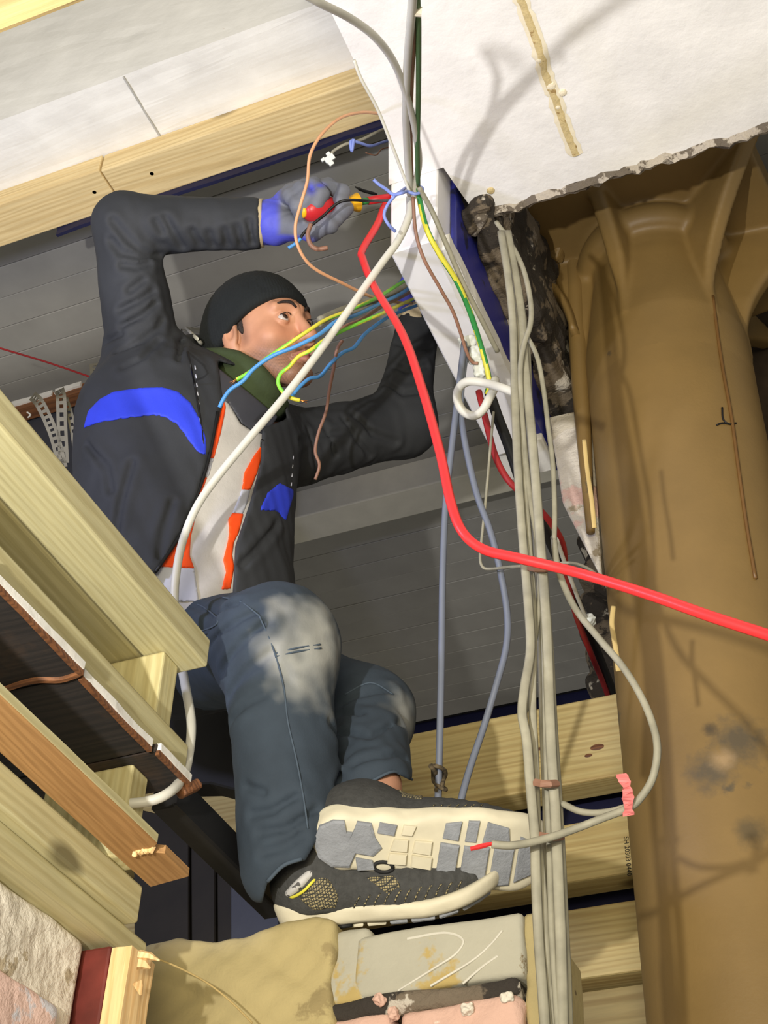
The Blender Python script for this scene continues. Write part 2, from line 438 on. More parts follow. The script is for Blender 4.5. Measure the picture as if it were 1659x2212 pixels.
def largest(v, f, front=False):
    f = np.asarray(f); lab = np.arange(len(v))
    for _ in range(400):
        m_ = lab[f].min(1); new = lab.copy()
        for k in range(f.shape[1]): np.minimum.at(new, f[:, k], m_)
        new = new[new]
        if (new == lab).all(): break
        lab = new
    ids, cnt = np.unique(lab[f[:, 0]], return_counts=True)
    best = ids[cnt.argmax()]
    if front:                                            # the piece on the near side of the garment
        dv = proj(v)[2]; best = min(ids[cnt > .2*cnt.max()], key=lambda i: dv[lab == i].mean())
    keep = lab == best; mp = np.cumsum(keep)-1
    return v[keep], mp[f[keep[f[:, 0]]]]
def march(px, py, fn, d0=1.2, d1=4.5, lift=0.0):
    # first hit of a sight line with an implicit surface
    r = ray(px, py); d = d0; L = np.linalg.norm(r)
    for _ in range(120):
        v = float(fn((C+r*d)[None].astype(np.float32))[0])
        if v < .0006: break
        d += max(v*.6, .0005)/L
        if d > d1: break
    return C+r*(d-lift/L)

# ================================================================== the setting
# slatted ceiling above the man
v, f = box(-3.2, .5, 1.56, 4.16, 4.375, 4.45, .0)
ceiling = tag(link('ceiling', v, f, M['dark_back']), 'grey painted board ceiling high above the man', kind='structure')
pitch = .088; proto = None
for i in range(34):
    y0 = 1.562+i*pitch
    if y0 > 4.08: break
    v, f = box(-3.2, .5, y0+.0006, y0+pitch-.0006, 4.35+random.uniform(-.0010, .0010), 4.374, .0016, seg=1)
    link('board', v, f, M['slat'], ceiling)
v, f = box(-3.2, .6, 4.165, 4.22, 2.2, 4.45, .0)
tag(link('wall_back', v, f, M['navy']), 'navy strip of wall between the grey ceiling and the stacked boards', kind='structure')
# downstand beam across the ceiling
v, f = box(-1.8, .3, 2.855, 2.965, 4.25, 4.372, .004)
tag(link('ceiling_beam', v, f, M['mid_beam']), 'cream boxed beam crossing under the grey board ceiling behind his elbow', 'beam')
# white plaster beam, upper left, with the timber fixed along it
v, f = box(-2.6, -.55, 1.345, 1.55, 4.125, 4.9, 0, cuts=24, wob=.0025, seed=3)
wb = tag(link('plaster_beam', v, f, M['white_paint'], smooth=False), 'white painted beam with rust spots across the top left', 'beam')
v, f = box(-1.2, -1.196, 1.347, 1.505, 4.1215, 4.13, .0008); 
link('paint_crack', v, f, plain('grey_hairline', (176, 174, 166), .7), wb)
for i, (x0, x1, lab, z0) in enumerate([(-2.6, -1.336, 'left length of pale timber along the white beam, closely grained, one drill hole', 4.070),
                                   (-1.332, -.56, 'right length of pale timber along the white beam, knotted, above the bent sleeve', 4.068)]):
    v, f = box(x0, x1, 1.497+i*.002, 1.598, z0, 4.124, .003)
    t = tag(link('timber_batten', v, f, M['pine_x']), lab, 'timber')
    for (px, py) in ([(204, 415)] if i == 0 else [(328, 375), (345, 412)][:1]):
        c = on(px, py, 2, z0+.0006); vv, ff = lathe([(.0045, -.0006), (.0045, .0004)], 12, c); link('screw_hole', vv, ff, M['black'], t)
v, f = box(-1.5, -.56, 1.598, 1.606, 4.05, 4.12, 0, cuts=14, wob=.003, seed=9)
tag(link('membrane_strip', v, f, M['navy']), 'dark torn membrane edge sticking out behind the pale timber', 'strip')
# joist close overhead, top-left corner
v, f = box(-.43, -.22, .235, .3135, 2.2, 2.29, .003)
tag(link('overhead_joist', v, f, M['near_joist']), 'brown joist close overhead in the top left corner', 'joist')

# big white soffit (transverse beam) with torn far edge
zA = 3.75
from mathutils import noise as mn
def torn_y(x): return 1.659+.010*mn.noise(Vector((x*22, 3, 1)))+.006*mn.noise(Vector((x*70, 1, 4)))
xs = np.linspace(-.645, 1.2, 150)
poly = [(-.640, .9)]+[(-.64, 1.43), (-.683, 1.536), (-.575, 1.536), (-.565, 1.60)]
far = [(x, torn_y(x)) for x in np.linspace(-.555, 1.2, 140)]
poly = poly+far+[(1.2, .9)]
v, f = prism(poly, 'z', zA, zA+.16)
soffit = tag(link('plaster_soffit', v, f, M['soffit']), 'big white painted soffit at the top right with a yellow crack stain', 'soffit')
# the crumbling render under and behind the torn edge
tp = []
bm_v, bm_f = [], []
n = 160
rows = [(-.004, .0), (.006, -.010), (.020, .004), (.034, .030), (.04, .10)]
for i, x in enumerate(np.linspace(-.555, 1.2, n)):
    for j, (dy, dz) in enumerate(rows):
        q = Vector((x*40, j*3.1, 0)); a = mn.noise(q); b_ = mn.noise(q*2.3)
        bm_v.append((x, torn_y(x)+dy+.006*a, zA+dz+.007*b_*(j > 0)))
for i in range(n-1):
    for j in range(len(rows)-1):
        a = i*len(rows)+j; bm_f.append([a, a+len(rows), a+len(rows)+1, a+1])
link('broken_edge', bm_v, bm_f, M['torn'], soffit, smooth=False)
# brown water-stained crack: a raised line of filler running over the soffit
cr = [on(px, py, 2, zA) for px, py in [(1112, -60), (1130, 10), (1160, 90), (1180, 165), (1200, 215), (1222, 280), (1245, 335)]]
def ribbon(path, wd, z, jit=.3, seed=0):
    V, Fc = [], []; path = spline(path, 6)
    T = np.gradient(path, axis=0); T /= np.linalg.norm(T, axis=1)[:, None]
    for i, p in enumerate(path):
        s = np.array([-T[i][1], T[i][0], 0]); k = wd*(1+jit*mn.noise(Vector((i*.9, seed, 0)))); k2 = wd*(1+jit*mn.noise(Vector((i*.9, seed+9, 0))))
        for q, dz in ((p+s*k, 0), (p+s*k*.5, -.0012), (p-s*k2*.5, -.0012), (p-s*k2, 0)):
            V.append((q[0], q[1], z+dz))
    for i in range(len(path)-1):
        for j in range(3): Fc.append([i*4+j, i*4+j+1, i*4+j+5, i*4+j+4])
    return V, Fc
M['stain_edge'] = plain('cream_filler', (232, 222, 196), .7, var=.06, bs=60, bst=.5)
M['stain'] = patchy('yellow_brown_stain', (206, 186, 136), [((164, 136, 88), 34, .60)], rough=.7, bs=60, bst=.6)
v, f = ribbon(cr, .013, zA-.0006, .5, 2); link('filler_band', v, f, M['stain_edge'], soffit)
v, f = ribbon(cr, .0062, zA-.0019, .6, 5); link('stain', v, f, M['stain'], soffit)
for k, (px, py, rr) in enumerate([(1165, 130, .006), (1190, 185, .010), (1215, 200, .008), (1060, 412, .008), (1205, 230, .006)]):
    c = on(px, py, 2, zA); v, f = lathe([(rr, .0), (rr*.7, -.003), (rr*.2, -.004)], 9, c); link('filler_lump', v, f, M['stain_edge'] if k != 3 else M['stain'], soffit)

# white box beam running away from the soffit, blue on its right side
zB = 3.552
v, f = prism([(-.681, zA+.05), (-.676, zB), (-.589, zB), (-.585, zA+.05)], 'y', 1.537, 2.10, .003)
bb = tag(link('box_beam', v, f, M['box_white']), 'white gloss box beam running back from the soffit, cables hanging over it', 'beam')
v, f = box(-.5865, -.574, 1.60, 2.22, 3.585, 3.80, .003)
link('blue_side', v, f, M['blue_steel'], bb)
v, f = box(-.60, -.572, 1.56, 2.02, 3.549, 3.586, 0, cuts=16, wob=.003, seed=5); link('paint_edge', v, f, M['white_paint'], bb)
v, f = box(-.68, -.575, 2.10, 2.2, 3.57, 3.8, .003); link('beam_end', v, f, M['white_paint'], bb)

# broken masonry between the box beam and the column
def rubble(p):
    d = rbox(p-np.array([-.548, 2.10, 3.875], np.float32), (.034, .48, .165), .012)
    q = p.astype(np.float64)
    n_ = np.sin(q[:, 0]*61+1.3*np.sin(q[:, 1]*37))*np.sin(q[:, 1]*53+q[:, 2]*41)*np.sin(q[:, 2]*67+1)
    n2 = np.sin(q[:, 0]*23+2)*np.sin(q[:, 1]*19+1)*np.sin(q[:, 2]*29)
    return (d+.010*n_+.016*n2).astype(np.float32)
v, f = nets(rubble, (-.66, 1.60, 3.68), (-.36, 2.74, 4.16), .010)
rub = tag(link('broken_masonry', v, f, M['rubble'], smooth=False), 'ragged strip of broken masonry along the blue side of the box beam', 'masonry')
def back(p):
    d = rbox(p-np.array([-.42, 2.86, 3.75], np.float32), (.26, .12, .50), .03); q = p.astype(np.float64)
    return (d+.018*np.sin(q[:, 0]*47+1.3*np.sin(q[:, 2]*31))*np.sin(q[:, 2]*43+q[:, 0]*20)+.03*np.sin(q[:, 0]*17+2)*np.sin(q[:, 2]*15)).astype(np.float32)
v, f = nets(back, (-.74, 2.66, 3.05), (-.10, 3.04, 4.45), .014)
bk = tag(link('rough_brickwork', v, f, M['rubble'], smooth=False), 'dark rough brickwork seen between the masonry strip and the column', 'brickwork')
def stone(name, c, r, seed, mat, parent):
    rng = np.random.RandomState(seed); ph = rng.rand(6)*6
    rot = np.linalg.qr(rng.randn(3, 3))[0]
    def fn(p):
        q = (p-np.asarray(c, np.float32))@rot.astype(np.float32)
        k = r[0]
        d = rbox(q, r, min(r)*.5)
        return (d+.13*min(r)*np.sin(q[:, 0]/k*5+ph[0])*np.sin(q[:, 1]/k*6+ph[1])*np.sin(q[:, 2]/k*5+ph[2])).astype(np.float32)
    m_ = max(r)*1.9
    v, f = nets(fn, np.asarray(c)-m_, np.asarray(c)+m_, max(r)/7)
    return link(name, v, f, mat, parent)
for k, (px, py, d, r, mt) in enumerate([(1205, 765, 3.02, (.05, .035, .03), 'rubble'), (1185, 690, 3.0, (.04, .03, .03), 'rubble'), (1225, 870, 2.95, (.045, .03, .025), 'torn'),
                                        (1098, 690, 2.94, (.013, .010, .016), 'torn'), (1066, 560, 2.86, (.015, .012, .018), 'torn'), (1030, 478, 2.78, (.03, .016, .012), 'torn'),
                                        (1230, 960, 2.92, (.055, .03, .05), 'torn'), (1112, 780, 2.98, (.012, .010, .016), 'torn')]):
    far_ = px > 1150
    stone('stone', on(px, py, 1, 2.71) if far_ else P(px, py, d), tuple(q*1.25 for q in r) if far_ else r, k+3, M[mt], bk if far_ else rub)
# pale plaster wedge below the masonry, beside the column
v, f = prism([(on(px, py, 1, 2.12)[0], on(px, py, 1, 2.12)[2]) for px, py in [(1185, 900), (1275, 880), (1300, 1250), (1215, 1085)]], 'y', 2.12, 2.17, .003)
tag(link('plaster_wedge', v, f, M['wall_plaster']), 'pale plaster wedge hanging beside the column, below the broken masonry', 'plaster')

# right background, past the column
v, f = box(-.2, 1.0, 2.62, 2.66, 2.0, 4.6, 0, cuts=4, wob=.01)
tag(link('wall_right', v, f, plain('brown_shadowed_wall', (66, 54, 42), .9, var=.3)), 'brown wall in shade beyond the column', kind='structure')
v, f = box(-.16, .5, 2.30, 2.45, 3.36, 3.52, 0, cuts=8, wob=.006); tag(link('wall_ledge', v, f, M['rubble']), 'rough ledge behind the right side of the column', 'ledge')

# ------------------------------------------------------------------ stacked boards at the back
wallb = [(3.125+.012, 2.955), (2.872, 2.755), (2.702, 2.572), (2.548, 2.40), (2.376, 2.24)]
Yb = 2.4
labs = ['top', 'second', 'third', 'fourth', 'lowest']
for i, (zt, zb) in enumerate(wallb):
    v, f = box(-1.75, -.30, Yb, Yb+.065, zb, zt, .004)
    o = tag(link('stacked_board', v, f, M['pine_board_x']), f'yellow pine board, {labs[i]} of the stack beside the column', 'board')
    if i in (0,):
        for kx, ky, kr in [(1290, 1614, .014), (1271, 1632, .008), (1165, 1618, .008)]:
            c = on(kx, ky, 1, Yb); vv, ff = lathe([(kr, 0), (kr*.6, .0008), (.0005, .001)], 14)
            vv = vv*np.array([1, .5, 1]); vv = aim(vv, c, c+np.array([0, -1, 0])); link('knot', vv, ff, M['rust_wood'], o)
    if i == 1:
        tx = bpy.data.curves.new('stamp', 'FONT'); tx.body = 'SH 20303 0440'; tx.size = .0125; tx.extrude = .0002; tx.align_x = 'CENTER'
        to = bpy.data.objects.new('tmp', tx); COL.objects.link(to)
        dg = bpy.context.evaluated_depsgraph_get(); me = bpy.data.meshes.new_from_object(to.evaluated_get(dg))
        bpy.data.objects.remove(to)
        vv = np.array([q.co[:] for q in me.vertices]); ff = [list(p.vertices) for p in me.polygons]
        c = on(1357, 1849, 1, Yb-.0006)
        # reads down the board end
        wv_ = np.stack([c[0]+vv[:, 1]-.005, np.full(len(vv), c[1])-vv[:, 2], c[2]-vv[:, 0]], 1)
        link('stamp', wv_, ff, M['ink'], o, org=c)
v, f = box(-1.9, .0, Yb+.13, Yb+.17, 2.0, 3.10, .002)
tag(link('backing_panel', v, f, M['navy']), 'navy panel showing through the gaps of the stacked boards', 'panel')

# ------------------------------------------------------------------ bottom wall
Yw = 1.68
v, f = box(-1.10, -.53, Yw+.05, Yw+.24, 1.6, 2.335, .003)
wf = tag(link('wall_front', v, f, M['mortar']), 'rough low wall the man rests his shoe on', kind='structure')
def lump(p0, p1, amp, hres, name, mat, parent, ph=0, amp2=.002, rr=.012, tilt=0):
    c = (np.array(p0)+np.array(p1))/2; hs = (np.array(p1)-np.array(p0))/2
    def fn(p):
        q = (p-c.astype(np.float32)); q = q.copy(); q[:, 2] -= tilt*q[:, 0]
        d = rbox(q, hs, rr); k = p.astype(np.float64)
        return (d+amp*np.sin(k[:, 0]*31+ph+1.5*np.sin(k[:, 2]*22))*np.sin(k[:, 2]*37+ph)*np.cos(k[:, 1]*28)+amp2*np.sin(k[:, 0]*120+ph)*np.sin(k[:, 2]*140)*np.sin(k[:, 1]*110)).astype(np.float32)
    v, f = nets(fn, c-hs-.02, c+hs+.02, hres); return link(name, v, f, mat, parent, smooth=True)
lump((-1.075, Yw-.012, 2.225), (-.780, Yw+.16, 2.378), .008, .006, 'mortar_block', M['mortar'], wf, 1, tilt=0.0)
lump((-.795, Yw+.002, 2.26), (-.735, Yw+.16, 2.366), .003, .005, 'mortar_joint', M['block'], wf, 3)
lump((-.752, Yw, 2.266), (-.524, Yw+.16, 2.350), .0015, .005, 'block', M['block'], wf, 2, .0006, .006)
lump((-.526, Yw+.012, 2.10), (-.505, Yw+.20, 2.352), .002, .005, 'render_edge', M['mortar'], wf, 4, .001, .005)
lump((-1.04, Yw-.004, 2.238), (-.53, Yw+.15, 2.266), .004, .006, 'mortar_joint', M['rubble'], wf, 5, .003)
for k, (a, b_) in enumerate([(-1.04, -.86), (-.845, -.70), (-.69, -.53)]):
    lump((a, Yw-.003, 2.13), (b_, Yw+.14, 2.243), .004, .006, 'brick', M['brick'], wf, k*2.2, .003)
for k, (px, py) in enumerate([(1095, 2155), (820, 2160), (1010, 2180), (850, 2190)]):
    stone('mortar_crumb', on(px, py, 1, Yw-.008), (.008, .006, .006), 40+k, M['brick'] if k % 2 else M['wall_plaster'], wf)
# trowelled ridges in the grey block face
for k, pl in enumerate([[(880, 2028), (960, 2015), (1000, 2030), (985, 2060), (940, 2090), (860, 2140)], [(1085, 2010), (1060, 2040), (1020, 2075), (930, 2130)], [(1075, 2065), (1040, 2090), (1000, 2125)]]):
    v, f = tube(spline([on(px, py, 1, Yw-.0005) for px, py in pl], 6), .0016, 6); link('render_ridge', v, f, M['ridge'], wf)
# left wall carrying the joists
lump((-1.25, .75, 1.9), (-.98, 1.405, 2.256), .004, .008, 'wall_left', M['wall_plaster'], None, 2, .003)['kind'] = 'structure'
lump((-.99, .75, 1.9), (-.968, 1.36, 2.158), .004, .006, 'pink_plaster_patch', M['wall_pink'], bpy.data.objects['wall_left'], 6, .002)
# red post with split batten
v, f = box(-1.004, -.950, 1.412, 1.47, 1.7, 2.252, .004)
po = tag(link('red_post', v, f, M['red_paint']), 'dark red painted post at the foot of the white plaster wall', 'post')
v, f = box(-.948, -.921, 1.410, 1.465, 1.7, 2.246, 0, cuts=10, wob=.0025, seed=2)
ba = tag(link('split_batten', v, f, M['splinter']), 'raw split batten beside the dark red post', 'batten')
for k, (a, b_, c_) in enumerate([((300, 2062), (345, 2075), .006), ((298, 2080), (325, 2092), .008), ((296, 2120), (304, 2150), .006)]):
    p0, p1 = on(*a, 1, 1.412), on(*b_, 1, 1.42); v, f = tube([p0, (p0+p1)/2+[0, 0, .002], p1], [c_, c_*.8, .001], 5); link('splinter', v, f, M['splinter'], ba)

# ------------------------------------------------------------------ stepped timber edge, lower left
T = {}
def timber(name, dims, mat, label, cat='joist', **k):
    v, f = box(*dims, k.get('bevel', .0035)); o = tag(link(name, v, f, M[mat]), label, cat); return o
timber('deck_plank', (-.962, -.890, .6, 1.452, 2.663, 2.709), 'pine_y', 'uppermost pine plank of the stepped edge, its sawn end under his hip', 'plank')
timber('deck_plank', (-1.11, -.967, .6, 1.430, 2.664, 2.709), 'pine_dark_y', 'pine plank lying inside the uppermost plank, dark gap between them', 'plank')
timber('spacer_block', (-1.08, -.926, 1.395, 1.436, 2.540, 2.662), 'pine_z', 'upright pine block between the upper planks and the middle joist', 'block')
timber('edge_joist', (-1.01, -.903, .6, 1.452, 2.487, 2.540), 'pine_y', 'middle pine joist of the stepped edge, above the blackened boards')
for k, (a, b_) in enumerate([(.72, .95), (.953, 1.178), (1.181, 1.352), (1.356, 1.446)]):
    v, f = box(-1.5, -.893+[.0, .003, -.004, .002][k], a, b_, 2.474, 2.4855, 0, cuts=6, wob=.0016, seed=k)
    o = tag(link('old_floorboard', v, f, M['old_board']), ['blackened floorboard nearest the frame edge, lowest left', 'blackened floorboard before the one with the brown split', 'blackened floorboard in the middle, brown split along its edge', 'blackened floorboard at the joist ends, white cable under it'][k], 'floorboard')
    v, f = box(-.895+[.0, .003, -.004, .002][k], -.888+[.0, .003, -.004, .002][k], a+.004, b_-.004, 2.476, 2.4865, 0, cuts=8, wob=.0015, seed=k+8)
    link('split_edge', v, f, M['white_paint'], o)
    v, f = box(-.8945+[.0, .003, -.004, .002][k], -.889+[.0, .003, -.004, .002][k], a+.002, b_-.003, 2.470, 2.4765, 0, cuts=8, wob=.0012, seed=k+18)
    link('raw_edge', v, f, M['rust_wood'], o)
v, f = tube(spline([on(px, py, 2, 2.473) for px, py in [(0, 1492), (70, 1470), (130, 1468), (172, 1455)]], 5), .004, 5); link('split', v, f, M['rust_wood'], bpy.data.objects['old_floorboard.002'])
timber('lower_block', (-1.06, -.932, 1.372, 1.412, 2.346, 2.474), 'pine_z', 'lower pine block under the blackened boards, pale end face to the right', 'block')
v, f = prism([(-.935, .6), (-.935, 1.456), (-.877, 1.447), (-.876, 1.385), (-.888, 1.378), (-.888, 1.372), (-.873, 1.36), (-.872, .6)], 'z', 2.345, 2.356)
pl = tag(link('plywood_strip', v, f, M['ply_y']), 'brown plywood strip with a pale broken edge under the lower block', 'strip')
v, f = box(-.876, -.871, .6, 1.358, 2.346, 2.3565, 0, cuts=10, wob=.001); link('broken_edge', v, f, M['pine_y'], pl)
for k in range(5):
    c = on(292+k*9, 1842-k*2, 2, 2.345); stone('chip', c, (.005, .003, .003), 60+k, M['splinter'], pl)
timber('lower_joist', (-1.08, -.941, .6, 1.449, 2.294, 2.343), 'pine_y', 'pine joist directly under the plywood strip, scuffed side')
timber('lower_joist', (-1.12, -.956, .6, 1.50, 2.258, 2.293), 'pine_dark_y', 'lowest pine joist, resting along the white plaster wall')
# added black sheet and the dark painted members under his thighs
def pp(y, pl): return [(on(px, py, 1, y)[0], on(px, py, 1, y)[2]) for px, py in pl]
v, f = prism(pp(1.97, [(320, 1420), (560, 1420), (560, 1706), (500, 1704), (455, 1692), (320, 1696)]), 'y', 1.97, 2.02, .003)  # thin sheet added to fill the black patch, no structural part
tag(link('dark_sheet', v, f, M['black_paint']), 'flat black sheet filling the black patch under his thighs', 'plate')
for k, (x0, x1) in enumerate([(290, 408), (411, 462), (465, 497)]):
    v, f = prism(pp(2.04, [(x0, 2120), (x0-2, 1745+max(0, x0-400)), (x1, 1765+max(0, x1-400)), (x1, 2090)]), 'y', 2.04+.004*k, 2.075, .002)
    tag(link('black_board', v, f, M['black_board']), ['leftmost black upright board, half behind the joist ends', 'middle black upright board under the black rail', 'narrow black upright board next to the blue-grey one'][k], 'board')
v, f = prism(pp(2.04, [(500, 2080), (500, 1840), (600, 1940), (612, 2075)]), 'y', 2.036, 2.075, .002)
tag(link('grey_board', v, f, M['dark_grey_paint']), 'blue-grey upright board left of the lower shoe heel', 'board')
v, f = prism([(1.46, 2.508), (1.46, 2.458), (1.80, 2.458), (1.80, 2.508)], 'x', -.955, -.918, .003)
tag(link('black_rail', v, f, M['black_paint']), 'black rail running back from the broken board tip to the lower shoe', 'rail')

# brown batten and hanging straps at the far left
v, f = box(-2.3, -1.55, 2.2, 2.24, 4.255, 4.285, 0, cuts=8, wob=.003)
bt = tag(link('brown_batten', v, f, M['rust_wood']), 'brown batten with flaking white paint at the far left below the ceiling', 'batten')
for a, b_ in [(-2.1, -1.93), (-1.92, -1.84)]:
    v, f = box(a, b_, 2.194, 2.206, 4.272, 4.289, 0, cuts=6, wob=.0025); link('flaked_paint', v, f, M['white_paint'], bt)
v, f = box(-2.4, -1.5, 2.25, 2.27, 3.6, 4.30, .003)
tag(link('scratched_board', v, f, M['dark_grey_paint']), 'scratched dark grey panel behind the hanging straps', 'panel')
def strap(pl, lab, wd=.012):
    path = spline([P(*q) for q in pl], 7)
    T_ = np.gradient(path, axis=0); T_ /= np.linalg.norm(T_, axis=1)[:, None]
    sd = np.cross(T_, R@np.array([0, 0, 1.])); sd /= np.linalg.norm(sd, axis=1)[:, None]; nn = np.cross(sd, T_)
    V, Fc = [], []; th = .0008
    for i, p in enumerate(path):
        for s in (-wd, -wd*.38, wd*.38, wd):
            V.append(p+sd[i]*s+nn[i]*th); V.append(p+sd[i]*s-nn[i]*th)
    for i in range(len(path)-1):
        a = i*8; b_ = a+8
        for c0 in (0, 2, 4):
            if c0 == 2 and i % 2: 
                Fc.append([a+2, a+3, b_+3, b_+2]); Fc.append([a+4, a+5, b_+5, b_+4]); continue
            Fc.append([a+c0, a+c0+2, b_+c0+2, b_+c0]); Fc.append([a+c0+1, b_+c0+1, b_+c0+3, a+c0+3])
        Fc.append([a, b_, b_+1, a+1]); Fc.append([a+6, a+7, b_+7, b_+6])
    o = link('fixing_strap', V, Fc, M['strap']); tag(o, lab, 'strap', 'perforated straps hanging at the far left'); return o
strap([(70, 855, 3.42), (85, 870, 3.40), (105, 910, 3.40), (120, 950, 3.40), (135, 1010, 3.40)], 'leftmost perforated strap, slanting down from the brown batten')
strap([(128, 842, 3.42), (132, 860, 3.40), (134, 920, 3.40), (138, 1000, 3.40)], 'upright perforated strap, second from the left')
strap([(140, 860, 3.43), (152, 900, 3.42), (162, 950, 3.42), (168, 1010, 3.42)], 'narrow perforated strap in shade, third from the left', .008)
strap([(205, 785, 3.32), (206, 820, 3.30), (200, 860, 3.30), (192, 900, 3.31), (180, 940, 3.33)], 'bright perforated strap beside the dark sleeve seam')

# ------------------------------------------------------------------ cast column
ca = np.array([-.312, 2.142], np.float32); cr0 = .1655
vd = -ca/np.linalg.norm(ca)
def cdir(a):
    a = math.radians(a); return vd[0]*math.cos(a)-vd[1]*math.sin(a), vd[0]*math.sin(a)+vd[1]*math.cos(a)
def column(p):
    x, y, z_ = p[:, 0]-ca[0], p[:, 1]-ca[1], p[:, 2]
    r = np.sqrt(x*x+y*y)
    d = r-(cr0-.0015+.0021*np.clip((z_-3.58)/.06, 0, 1)-.030*np.clip((z_-3.74)/.22, 0, 1)); d = smax(d, z_-4.2, .01)
    # flaring corner ribs
    for ang, z0, fl_, hz, th in ((-25, 3.80, .085, .30, .019), (40, 3.78, .17, .26, .017), (-88, 3.74, .10, .42, .024), (88, 3.76, .20, .30, .020), (150, 3.8, .17, .26, .02), (-150, 3.8, .17, .26, .02)):
        cx, sy = cdir(ang); u = x*cx+y*sy; s_ = -x*sy+y*cx
        t = np.clip((z_-z0)/hz, 0, 1.5); out = cr0+.002+fl_*t**1.8
        th_ = th*(.25+.75*np.clip((z_-z0+.06)/.16, 0, 1))
        e = np.maximum(smax(np.abs(s_)-th_, (u-out)*.75, .012), -u); e = np.maximum(e, np.maximum(z_-4.2, z0-.06-z_))
        d = smin(d, e, .010)
    # abacus with a soft underside and the cornice band below it
    q = np.stack([x, y, z_-4.115], 1); k = math.radians(-8); q = np.stack([q[:, 0]*math.cos(k)+q[:, 1]*math.sin(k), -q[:, 0]*math.sin(k)+q[:, 1]*math.cos(k), q[:, 2]], 1)
    d = smin(d, rbox(q, (.285, .275, .05), .01), .012)
    d = smin(d, np.sqrt((r-.145)**2+((z_-4.03)*.7)**2)-.022, .015)
    return d.astype(np.float32)
v, f = nets(column, (-.72, 1.72, 3.55), (.12, 2.56, 4.22), .0065, fix=2)
shaft = lathe([(cr0-.006*max(0, min(1, (z_-3.66)/.04)), z_) for z_ in list(np.linspace(1.4, 3.62, 34))+[3.64, 3.66, 3.68, 3.70]], 72, (ca[0], ca[1], 0))
co_ = tag(link('column', *shaft, M['column'], smooth=True), 'ochre cast-iron column with flaring capital ribs on the right', 'column')
link('capital', v, f, M['column'], co_, smooth=True)
sh0 = lambda p: np.hypot(p[:, 0]-ca[0], p[:, 1]-ca[1])-cr0
nt = M['column'].node_tree; bsdf = nt.nodes['Principled BSDF']; prev = bsdf.inputs['Base Color'].links[0].from_socket
tcn = mk(nt, 'ShaderNodeNewGeometry')
for (px, py, rad, colr_) in ((1600, 1600, .05, (74, 68, 56)), (1535, 1665, .042, (78, 72, 60)), (1535, 1575, .014, (60, 52, 40)), (1625, 1800, .03, (86, 74, 50)), (1560, 1640, .022, (168, 140, 100))):
    c = march(px, py, sh0, 1.2, 4)
    ds = mk(nt, 'ShaderNodeVectorMath', operation='DISTANCE'); ds.inputs[1].default_value = tuple(c); nt.links.new(tcn.outputs['Position'], ds.inputs[0])
    nz_ = noise(nt, tcn.outputs['Position'], 42, 5, .65)
    ma = mk(nt, 'ShaderNodeMath', operation='MULTIPLY_ADD'); ma.inputs[1].default_value = rad*1.6; nt.links.new(nz_.outputs[0], ma.inputs[0]); nt.links.new(ds.outputs['Value'], ma.inputs[2])
    rr = ramp(nt, ma.outputs[0], [(rad*1.0, (.8,)*3), (rad*1.9, (0, 0, 0))])
    prev = mixc(nt, rr.outputs[0], prev, srgb(colr_))
nt.links.new(prev, bsdf.inputs['Base Color'])
# half-round fillet down the left side, and the curved brace reaching left below the capital
fx = [on(px, py, 1, 2.10) for px, py in [(1240, 510), (1242, 600), (1250, 760), (1262, 950), (1276, 1150)]]
v, f = tube(spline(fx, 6), np.interp(np.linspace(0, 1, 25), [0, .6, 1], [.021, .019, .008]), 12); link('fillet', v, f, M['column'], co_, True)
br = [on(px, py, 1, 2.10) for px, py in [(1100, 508), (1215, 505), (1255, 540), (1258, 740), (1232, 680), (1204, 634), (1160, 600), (1100, 578)]]
v, f = prism([(q[0], q[2]) for q in br], 'y', 2.09, 2.125, .003); link('brace_web', v, f, M['column'], co_)
path = spline([on(px, py, 1, 2.09) for px, py in [(1095, 572), (1130, 584), (1165, 602), (1206, 640), (1232, 684), (1246, 730)]], 6)
v, f = tube(path, .036, 8, .28, up=[0, 1, 0]); link('brace_flange', v, f, M['column'], co_, True)
path = spline([on(px, py, 1, 2.05) for px, py in [(1212, 502), (1232, 497), (1250, 508), (1252, 522)]], 6); v, f = tube(path, .010, 10); link('scroll', v, f, M['column'], co_, True)
stone('leaf_ornament', on(1182, 542, 1, 2.06), (.045, .016, .022), 12, M['column'], co_)
sh_r = lambda p: np.hypot(p[:, 0]-ca[0], p[:, 1]-ca[1])-cr0-.001
run = spline([march(px, py, sh_r, 1.2, 4) for px, py in [(1540, 640), (1550, 720), (1562, 800), (1580, 900), (1595, 1010), (1612, 1130), (1632, 1250)]], 6)
v, f = tube(run, .0035, 6); link('paint_run', v, f, plain('dark_brown_drip', (112, 80, 40), .4), co_, smooth=True)
for k, pl in enumerate([[(1560, 880), (1562, 905), (1575, 916), (1590, 914)], [(1548, 918), (1560, 914), (1575, 916)]]):
    v, f = tube(spline([march(px, py, sh_r, 1.2, 4) for px, py in pl], 4), .0018, 6); link('crack', v, f, M['black'], co_, True)
v, f = tube([on(1322, 960, 1, 2.1), on(1322, 961, 1, 2.1)], .001, 5)

